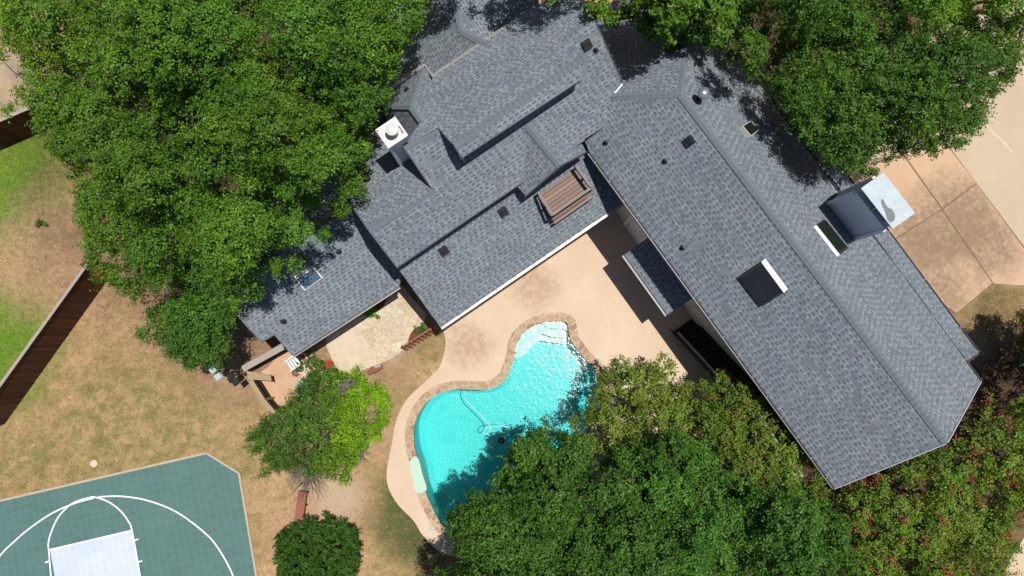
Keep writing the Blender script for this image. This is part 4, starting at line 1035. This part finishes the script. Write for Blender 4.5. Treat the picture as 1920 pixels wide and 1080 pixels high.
tree('crape_myrtle', 'crape myrtle with red flower heads beside the tan path at the bottom right corner', 'tree', [(1690,1130),(1745,1040),(1805,1010),(1855,950),(1910,920),(1990,900),(1990,960),(1925,985),(1900,1025),(1880,1060),(1868,1130)], 2.0, 4.4, 'myrtle', 37, (1760,990), GM, holes=.06, leaf=.098, spacing=.72, rad=.6, dens=3400, extra=('flower', 34, .06, .13), stems=3)
tree('crape_myrtle', 'half shaded crape myrtle with pink flowers at the right edge beyond the gable', 'tree', [(1800,830),(1836,770),(1856,748),(1896,750),(1960,740),(1980,900),(1910,920),(1860,905),(1820,860)], 2.0, 4.2, 'myrtle', 38, (1820,800), GM, holes=.12, leaf=.11, spacing=.72, rad=.6, dens=2400, extra=('flower', 24, .06, .13), stems=3)
tree('oak_tree', 'dark oak cut by the right picture edge, shading the lawn corner', 'tree', [(1914,630),(1950,580),(2060,570),(2100,680),(2060,780),(1970,780),(1922,700)], 2.2, 4.6, 'dark', 39, (1985,680), None)
# juniper with a lime green half and grey dead twigs
jn = thing('juniper_tree', 'spreading tree half dark half lime green with grey dead twigs', 'tree', tuple(P(596,830)))
xm = P(630, 770, 2).x
tips, rr = foliage('crown', jn, [(458,824),(486,796),(520,772),(556,742),(566,720),(590,700),(616,690),(634,704),(656,698),(676,700),(690,718),(712,730),(724,752),(736,764),(726,790),(712,802),(708,828),(680,836),(664,856),(652,880),(650,902),(630,898),(610,890),(560,884),(520,878),(498,894),(490,868),(500,846),(476,836)],
    1.2, 3.6, 'juniper', 41, spacing=.42, rad=.42, dens=3600, leaf=.085, asp=.4, holes=.07, under=.6, ragged=.6, spread=.09,
    blend=('lime', lambda c: float(np.clip((c[0]-xm)/1.6+.5, .04, .97))))
limbs(jn, P(588, 866), tips, rr, 41, .12, .5, 'twig', stems=2)
rng = np.random.default_rng(5); mb = MB()
for cx_, cy_, n_, rad_ in ((570, 900, 150, 1.0), (600, 790, 70, .9), (662, 862, 60, .6), (560, 880, 80, .8), (640, 740, 35, .7)):
    b = P(cx_+10, cy_-16, 1.2 if cy_ > 850 else 2.6); mb = MB()
    for _ in range(n_):
        a = rng.random()*2*math.pi; el = rng.uniform(-.1, .6); L = rad_*rng.uniform(.4, 1.1)
        d = Vector((math.cos(a)*math.cos(el), math.sin(a)*math.cos(el)-.25, math.sin(el)))
        q = b+d*L*.55+Vector((rng.normal()*.06, rng.normal()*.06, 0)); e_ = b+d*L+Vector((rng.normal()*.14, rng.normal()*.14, rng.normal()*.08))
        mb.tube([b+Vector((rng.normal()*.12, rng.normal()*.12, 0)), q, e_], [.014, .009, .004], 4, False)
    mb.build('dead_twigs', M['twig'], jn)
# clipped round bush
bs = thing('round_bush', 'clipped round dark green bush beside the court', 'bush', tuple(P(600,1030)))
tips, rr = foliage('crown', bs, [(520,1040),(526,1010),(545,992),(575,980),(610,977),(645,983),(664,1000),(674,1025),(672,1050),(660,1076),(650,1100),(610,1130),(560,1120),(530,1085)], .7, 1.9, 'bush', 42, spacing=.3, rad=.3, dens=5200, leaf=.085, asp=.5, holes=0, under=.8, ragged=.25, spread=.06, flat=.7, shape=.4)
limbs(bs, P(600, 1030), tips, rr, 42, .06, .3)
def shrub(name, label, outline, zlo, zhi, pal, seed, **k):
    c = P(sum(a for a, b in outline)/len(outline), sum(b for a, b in outline)/len(outline)); t = thing(name, label, 'shrub', tuple(c))
    kw = dict(spacing=.25, rad=.22, dens=2600, leaf=.08, holes=.05, ragged=.4, spread=.06, under=.4); kw.update(k)
    tips, rr = foliage('leaves', t, outline, zlo, zhi, pal, seed, **kw)
    mb = MB()
    for q in tips[::2]: mb.tube([(c.x+(q[0]-c.x)*.3, c.y+(q[1]-c.y)*.3, 0), tuple(q)], [.015, .006], 4)
    mb.build('stems', M['bark'], t)
shrub('red_shrub', 'red leaved shrub spilling over the end of the brown fence', [(160,498),(172,486),(192,500),(202,516),(190,524),(176,516)], .8, 2.2, 'red', 51)
shrub('leafy_plant', 'strappy yellow green plant under the low roof gutter', [(690,580),(700,572),(712,578),(708,586),(696,592),(688,588)], .1, .5, 'plant', 52, leaf=.16, asp=.25)
shrub('leafy_plant', 'row of leafy green plants in the narrow bed beside the planter box', [(579,664),(590,668),(602,690),(606,704),(596,702),(584,686)], .2, .7, 'juniper', 53)
shrub('leafy_plant', 'green plant climbing among the white chairs', [(556,674),(566,676),(572,690),(566,696),(556,688)], .2, .7, 'juniper', 54)
shrub('leafy_plant', 'tuft of weeds beside the grey dog run fence', [(502,680),(512,672),(520,678),(516,688),(506,690)], .05, .3, 'plant', 55)
shrub('leafy_plant', 'small green plant in the shade at the foot of the main gable', [(782,620),(792,610),(800,614),(796,622)], .1, .4, 'juniper', 56)
shrub('weed_clump', 'round clump of dark weeds on the dry lawn near the oak', [(62,424),(70,418),(80,421),(79,430),(68,433)], .05, .2, 'juniper', 57)
shrub('weed_clump', 'smaller weed clump on the dry lawn near the left edge', [(2,408),(10,402),(17,408),(12,415),(4,414)], .05, .2, 'juniper', 58)

rng = np.random.default_rng(77); Np = 150000
gx, gy = rng.uniform(-20, 1930, Np), rng.uniform(230, 1080, Np)
zones = [[(-20,255),(110,250),(170,470),(200,540),(300,560),(260,640),(330,690),(430,690),(520,780),(480,820),(500,900),(660,890),(735,830),(742,790),(825,690),(836,650),(828,625),(757,657),(650,700),(740,720),(726,880),(728,912),(790,1003),(860,1050),(860,1090),(486,1090),(450,885),(388,846),(-20,940)],
         [(1795,592),(1862,537),(1930,538),(1930,760),(1850,740),(1815,680),(1838,662)]]
k = in_poly(gx, gy, zones[0]) | in_poly(gx, gy, zones[1]); gx, gy = gx[k], gy[k]
gp_ = unproj(gx, gy, np.full(len(gx), .02)); gf = np.zeros(len(gx))+.16
for qx, qy, qr in [(300,800,120),(150,850,120),(20,690,90),(450,860,55),(770,620,55),(760,930,90),(60,900,110),(1860,570,60),(790,1000,80),(10,350,120),(50,285,70)]:
    gf = np.maximum(gf, .75*np.exp(-((gx-qx)**2+(gy-qy)**2)/(qr*qr)))
gc = np.where((rng.random(len(gx)) < gf*.9)[:, None], np.array([[.13,.17,.04]]), np.array([[.60,.40,.215]]))*rng.uniform(.6, 1.35, (len(gx), 1))
hold = bpy.data.objects.new('tmp_holder', None); hold.location = (0, 0, 0)
go = leaf_mesh('grass', gp_+rng.normal(size=gp_.shape)*np.array([0, 0, .012]), rng.normal(size=gp_.shape)*np.array([1, 1, .5])+np.array([0, 0, .9]), rng, .062, .3, gc, hold)
go.parent = None; go.matrix_parent_inverse = Matrix.Identity(4); go['kind'] = 'stuff'; bpy.data.objects.remove(hold)
# ------------------------------------------------------------------ fences, furniture, small things
def fence(name, label, pts, h, m='fence', top='greywood', capw=.12, th=.05, posts=2.4, z0=0.0):
    pts = [Vector((p.x, p.y, 0)) for p in pts]; c = sum(pts, Vector())/len(pts); t = thing(name, label, 'fence', (c.x, c.y, 0))
    bd = MB(); pi_ = []; rl = []
    for a, b in zip(pts, pts[1:]):
        d = (b-a); L = d.length; d.normalize(); s = Vector((-d.y, d.x, 0)); k = max(1, int(L/.145)); w_ = L/k
        for i in range(k):
            q = a+d*(w_*(i+.5)); hh = h-.03-.03*((i*7919) % 5)/5
            bd.box((q.x, q.y, z0+hh/2+.02), (w_-.008, th*.5, hh), (d, s, Vector((0,0,1))))
        MB().beam((a.x,a.y,z0+h), (b.x,b.y,z0+h), capw, .04).build('cap', M[top], t)
        n_ = max(1, round(L/posts))
        for i in range(n_+1): pi_.append((a+d*(L*i/n_)+s*.07, d))
        for z in (.35, h-.35): MB().beam(a+s*.05+Vector((0,0,z0+z)), b+s*.05+Vector((0,0,z0+z)), .04, .09).build('rail', M[m], t)
    bd.build('boards', M[m], t)
    for p, d in pi_: MB().box((p.x, p.y, z0+(h-.08)/2), (.09, .09, h-.08), (d, Vector((-d.y,d.x,0)), Vector((0,0,1)))).build('post', M[top], t)
    return t
M['fence'] = m_wood('stained_fence_boards', [(.055,.020,.012),(.095,.036,.020),(.13,.052,.030)], (P(168,489,2)-P(0,720,2)).cross(Vector((0,0,1))), .145, .05)
fence('wooden_fence', 'long red brown board fence with grey cap running across the left lawn', [P(-60,806,2.0), P(168,489,2.0)], 2.0)
fence('wooden_fence', 'short brown board fence half hidden by oak leaves at the left edge', [P(-60,252,2.0), P(42,208,2.0), P(150,165,2.0)], 2.0)
fence('dog_run_fence', 'weathered grey fence with flat top beside the low roof corner', [P(455,692,1.25), P(531,650,1.25)], 1.25, 'darkstair', 'greywood', .26)
fence('dog_run_fence', 'weathered grey fence edging the bare dirt run, below the tan board', [P(470,714,1.1), P(494,752,1.1), P(517,778,1.1)], 1.1, 'darkstair', 'tanwood', .20)
t = thing('board', 'loose tan plywood board resting across the dog run corner', 'board', tuple(P(485,706,.9)))
bp = [P(463,696,1.0), P(482,697,1.0), P(508,704,.85), P(510,714,.85), P(495,713,.85), P(466,711,1.0)]
mb = MB(); n_ = Vector((0,0,.04)); mb.face([p+n_ for p in bp][::-1]); mb.face(bp)
for i in range(6): mb.face([bp[i], bp[(i+1)%6], bp[(i+1)%6]+n_, bp[i]+n_])
o = mb.build('panel', M['tanwood'], t); MB().beam(P(507,702,.84), P(510,716,.84), .05, .03).build('batten', M['darkstair'], t)
MB().beam(P(492,708,0), P(492,708,.87), .08, .08).build('leg', M['darkstair'], t)
# flood lamps on poles over the lawn
def flood(label, base, heads, zt, arm_from, m, group):
    b = P(*base, 0); t = thing('flood_lamp', label, 'lamp', tuple(b), group)
    MB().tube([(b.x,b.y,0), (b.x,b.y,zt)], .03, 8).build('pole', M['iron'], t)
    a = P(*arm_from, zt)
    hp = [P(*h, zt) for h in heads]; c = sum(hp, Vector())/len(hp)
    mb = MB(); mb.tube([Vector((b.x,b.y,zt)), c], .022, 6); mb.tube([hp[0], hp[-1]], .02, 6); mb.build('arm', M['iron'], t)
    for p in hp:
        d = (hp[-1]-hp[0]).normalized(); s = Vector((-d.y,d.x,0))
        tilt = Vector((0,0,1))
        hd = MB()
        for k, (w1, z1) in enumerate(((.26,.02),(.22,.10))): hd.box(p+Vector((0,0,z1)), (w1, w1*1.1, .08), (d,s,tilt))
        hh = hd.build('lamp_head', M[m], t)
        MB().box(p+Vector((0,0,-.026)), (.22,.24,.01), (d,s,tilt)).build('lens', M['lampglass'], hh)
flood('pair of silver flood lamp heads on a pole over the lawn, under the oak tips', (430,694), [(401,693),(411,706)], 2.4, (430,694), 'galv', 'flood lamps by the dog run')
flood('pair of black flood lamp heads on an arm at the dog run fence corner', (468,700), [(434,705),(443,716)], 1.9, (455,698), 'black', 'flood lamps by the dog run')
# timber-edged planter box and beds by the low roof
t = thing('planter_box', 'long soil filled planter box with pale timber edges by the dirt run', 'planter', tuple(P(578,682)))
q = [P(558,665,.35), P(569,663,.35), P(594,699,.35), P(585,703,.35)]
MB().flat(q, .3).build('soil', M['planter'], t)
for i in range(4):
    a, b = q[i].copy(), q[(i+1)%4].copy(); a.z = b.z = .17; MB().beam(a, b, .06, .34).build('board', M['timber'], t)
for lb, (a, b) in (('pale timber edging strip nearest the flagstone patio', ((583,662),(606,698))), ('pale timber edging strip beside the planter box soil', ((571,662),(582,678)))):
    o = MB().beam(P(*a,.06), P(*b,.06), .12, .12).build('timber_edging', M['timber']); tag(o, lb, 'edging')
o = MB().beam(P(594,699,.2), P(617,686,.2), .07, .07).build('timber_bar', M['darkstair']); tag(o, 'dark timber bar lying from planter corner to red flowers', 'timber')
pv = [P(565,698), P(575,694), P(586,715), P(578,722)]
o = MB().prism([(p.x,p.y) for p in pv], 0, .06).build('paving_slab', m_concrete('pink_slab', (.62,.44,.33),(.68,.5,.38),(.55,.38,.28),.4)); tag(o, 'pale pink paving slab beside the planter, reaching towards the teal bin', 'slab')
o = MB().beam(P(547,665,.05), P(556,675,.05), .3, .1).build('stepping_slab', M['timber']); tag(o, 'pale slab at the low roof corner above the white chair', 'slab')
# white plastic chair and pots
def wchair(label, px, rot, grp):
    b = P(*px, 0); t = thing('plastic_chair', label, 'chair', tuple(b), grp); ca, sa_ = math.cos(rot), math.sin(rot)
    L = lambda x, y, z: Vector((b.x+x*ca-y*sa_, b.y+x*sa_+y*ca, z))
    ax = (Vector((ca,sa_,0)), Vector((-sa_,ca,0)), Vector((0,0,1)))
    mb = MB()
    for i in range(4): mb.box(L(0, -.18+.12*i, .42), (.46,.09,.03), ax)
    mb.build('seat', M['white_p'], t)
    mb = MB()
    for i in range(4): mb.beam(L(-.18+.12*i, -.24, .45), L(-.18+.12*i, -.36, .9), .08, .02)
    mb.beam(L(-.23,-.36,.88), L(.23,-.36,.88), .05, .05); mb.build('backrest', M['white_p'], t)
    for x in (-.2,.2):
        for y in (-.2,.2): MB().beam(L(x,y,.42), L(x*1.15,y*1.15,0), .045, .045).build('leg', M['white_p'], t)
        MB().beam(L(x*1.15,-.25,.64), L(x*1.15,.22,.62), .06, .03).build('armrest', M['white_p'], t)
wchair('white slatted plastic chair at the low roof corner', (556,681), R(125), None)
def pot(label, px, r, h, m, plant=False):
    b = P(*px, 0); t = thing('flower_pot', label, 'pot', tuple(b), None)
    MB().tube([(b.x,b.y,0),(b.x,b.y,h*.9),(b.x,b.y,h)], [r*.7,r,r*1.12], 18).build('pot', M[m], t)
    MB().tube([(b.x,b.y,h),(b.x,b.y,h+.012)], r*.9, 18).build('soil', M['planter'], t)
pot('round white pot with soil beside the planter box', (568,691), .19, .32, 'white_p')
pot('small black pot between white pots on the dirt', (558,698), .15, .28, 'black')
pot('small white pot nearest the dirt, left of the black pot', (553,694), .09, .2, 'white_p')
pot('small white pot below the black pot', (558,703), .10, .2, 'white_p')
pot('little white pot standing on the planter soil edge', (584,694), .07, .2, 'white_p')
t = thing('storage_bin', 'teal plastic bin under the edge of the juniper', 'bin', tuple(P(577,728)))
b = P(577,728); MB().tube([(b.x,b.y,0),(b.x,b.y,.55)], [.30,.36], 20).build('body', M['green_p'], t); MB().tube([(b.x,b.y,.55),(b.x,b.y,.60),(b.x,b.y,.66)], [.39,.38,.12], 20).build('lid', M['green_p'], t)
rng = np.random.default_rng(9)
t = thing('red_flowers', 'small clump of bright red flowers on the patio corner', 'flowers', tuple(P(617,685)))
c = np.array(P(617,684,.3)); q = c+rng.normal(size=(220,3))*np.array([.075,.09,.06]); leaf_mesh('blossom', q, rng.normal(size=(220,3))*.4+np.array([0,0,1]), rng, .06, .8, pick(rng,'flower',220)*np.array([1.2,.8,.6]), t)
mb = MB()
for k in q[::8]: mb.tube([(c[0],c[1],0), tuple(k)], [.01,.005], 4)
mb.build('stems', M['bark'], t)
# low slatted rail fence, log and bench
t = thing('slatted_rail', 'low dark wooden rail with pickets by the mulch bed at the gable foot', 'fence', tuple(P(784,636)))
a, b = P(755,650,.55), P(813,613,.55)
MB().beam(a, b, .07, .05).build('rail', M['redwood'], t)
for i in range(9):
    p = a.lerp(b, i/8); f = Vector((p.x+.16, p.y-.16, 0)); MB().beam(f, p, .09, .05).build('picket', M['redwood'], t)
MB().beam(Vector((a.x,a.y,0)), a, .12, .12).build('post', M['iron'], t)
t = thing('log', 'weathered split log lying on the patio edge above the lime tree', 'log', tuple(P(704,692)))
MB().tube([P(690,700,.14), P(702,693,.17), P(716,686,.15)], [.10,.15,.12], 9).build('trunk_piece', M['redwood'], t)
MB().beam(P(702,688,.30), P(714,684,.30), .12, .05).build('bark_slab', M['greywood'], t)
t = thing('garden_bench', 'narrow red brown wooden bench below the grey dead twigs', 'bench', tuple(P(565,948)))
sa_, sb_ = P(560,978,.5), P(567,922,.5); d = (sb_-sa_).normalized(); s = Vector((d.y,-d.x,0))
MB().beam(sa_, sb_, .36, .05).build('seat', M['redwood'], t)
for k in (.08, .5, .92):
    p = sa_.lerp(sb_, k)
    for e in (-.13, .13): MB().beam(Vector((p.x+s.x*e,p.y+s.y*e,0)), Vector((p.x+s.x*e,p.y+s.y*e,.48)), .07, .07).build('leg', M['darkstair'], t)
MB().beam(sa_+s*.0+Vector((0,0,-.22)), sb_+Vector((0,0,-.22)), .05, .08).build('stretcher', M['darkstair'], t)
MB().beam(sa_+s*.15+Vector((0,0,-.06)), sb_+s*.15+Vector((0,0,-.06)), .04, .12).build('apron', M['redwood'], t)
# lids and drains
def lid(label, px, r, z, m, cat='lid', name='skimmer_lid'):
    b = P(*px, z); t = thing(name, label, cat, tuple(b)); MB().tube([(b.x,b.y,z-.02),(b.x,b.y,z+.012)], r, 24).build('cover', M[m], t)
    MB().tube([(b.x,b.y,z+.012),(b.x,b.y,z+.02)], r*.22, 12).build('finger_hole', M['white_p'], t)
M['lid'] = m_simple('lid_grey_green', (.34,.42,.38), .6, .1, 8)
lid('round grey green skimmer lid on the deck right of the pool', (1123,678), .14, .055, 'lid')
lid('round grey green skimmer lid on the deck below the pool', (812,990), .14, .055, 'lid')
lid('small cream deck drain left of the pool steps', (909,638), .05, .055, 'timber', 'drain', 'deck_drain')
lid('small cream deck drain right of the pool steps', (1124,612), .05, .055, 'timber', 'drain', 'deck_drain')
lid('pale round utility cover in the lawn above the court', (176,869), .16, .03, 'timber', 'cover', 'utility_cover')
# pool hose and cleaner
hz = -.07
t = thing('pool_hose', 'pale looping suction hose floating on the pool', 'hose', tuple(P(910,780,hz)))
hp = smooth_line([P(a,b,hz) for a,b in [(872,733),(873,745),(880,757),(893,770),(906,783),(916,795),(919,806),(912,814),(907,811),(910,803),(922,799),(940,799),(956,802)]], 5)
MB().tube(hp, .016, 7).build('hose', M['hose'], t, True)
t = thing('pool_cleaner', 'dark pool cleaner with its pale tail under the tree shadow in the pool', 'pool cleaner', tuple(P(940,826,-.2)))
c = P(940,826,-.16); ax = (Vector((1,0,0)),Vector((0,1,0)),Vector((0,0,1)))
MB().tube([c+Vector((0,0,-.05)), c+Vector((0,0,.02)), c+Vector((0,0,.06))], [.14,.15,.07], 16).build('body', M['black'], t)
MB().box(c+Vector((0,.0,.07)), (.1,.06,.03), ax).build('handle', M['white_p'], t)
MB().tube(smooth_line([P(a,b,-.10) for a,b in [(940,832),(948,838),(958,840),(968,838)]], 4), .018, 6).build('tail', M['hose'], t)
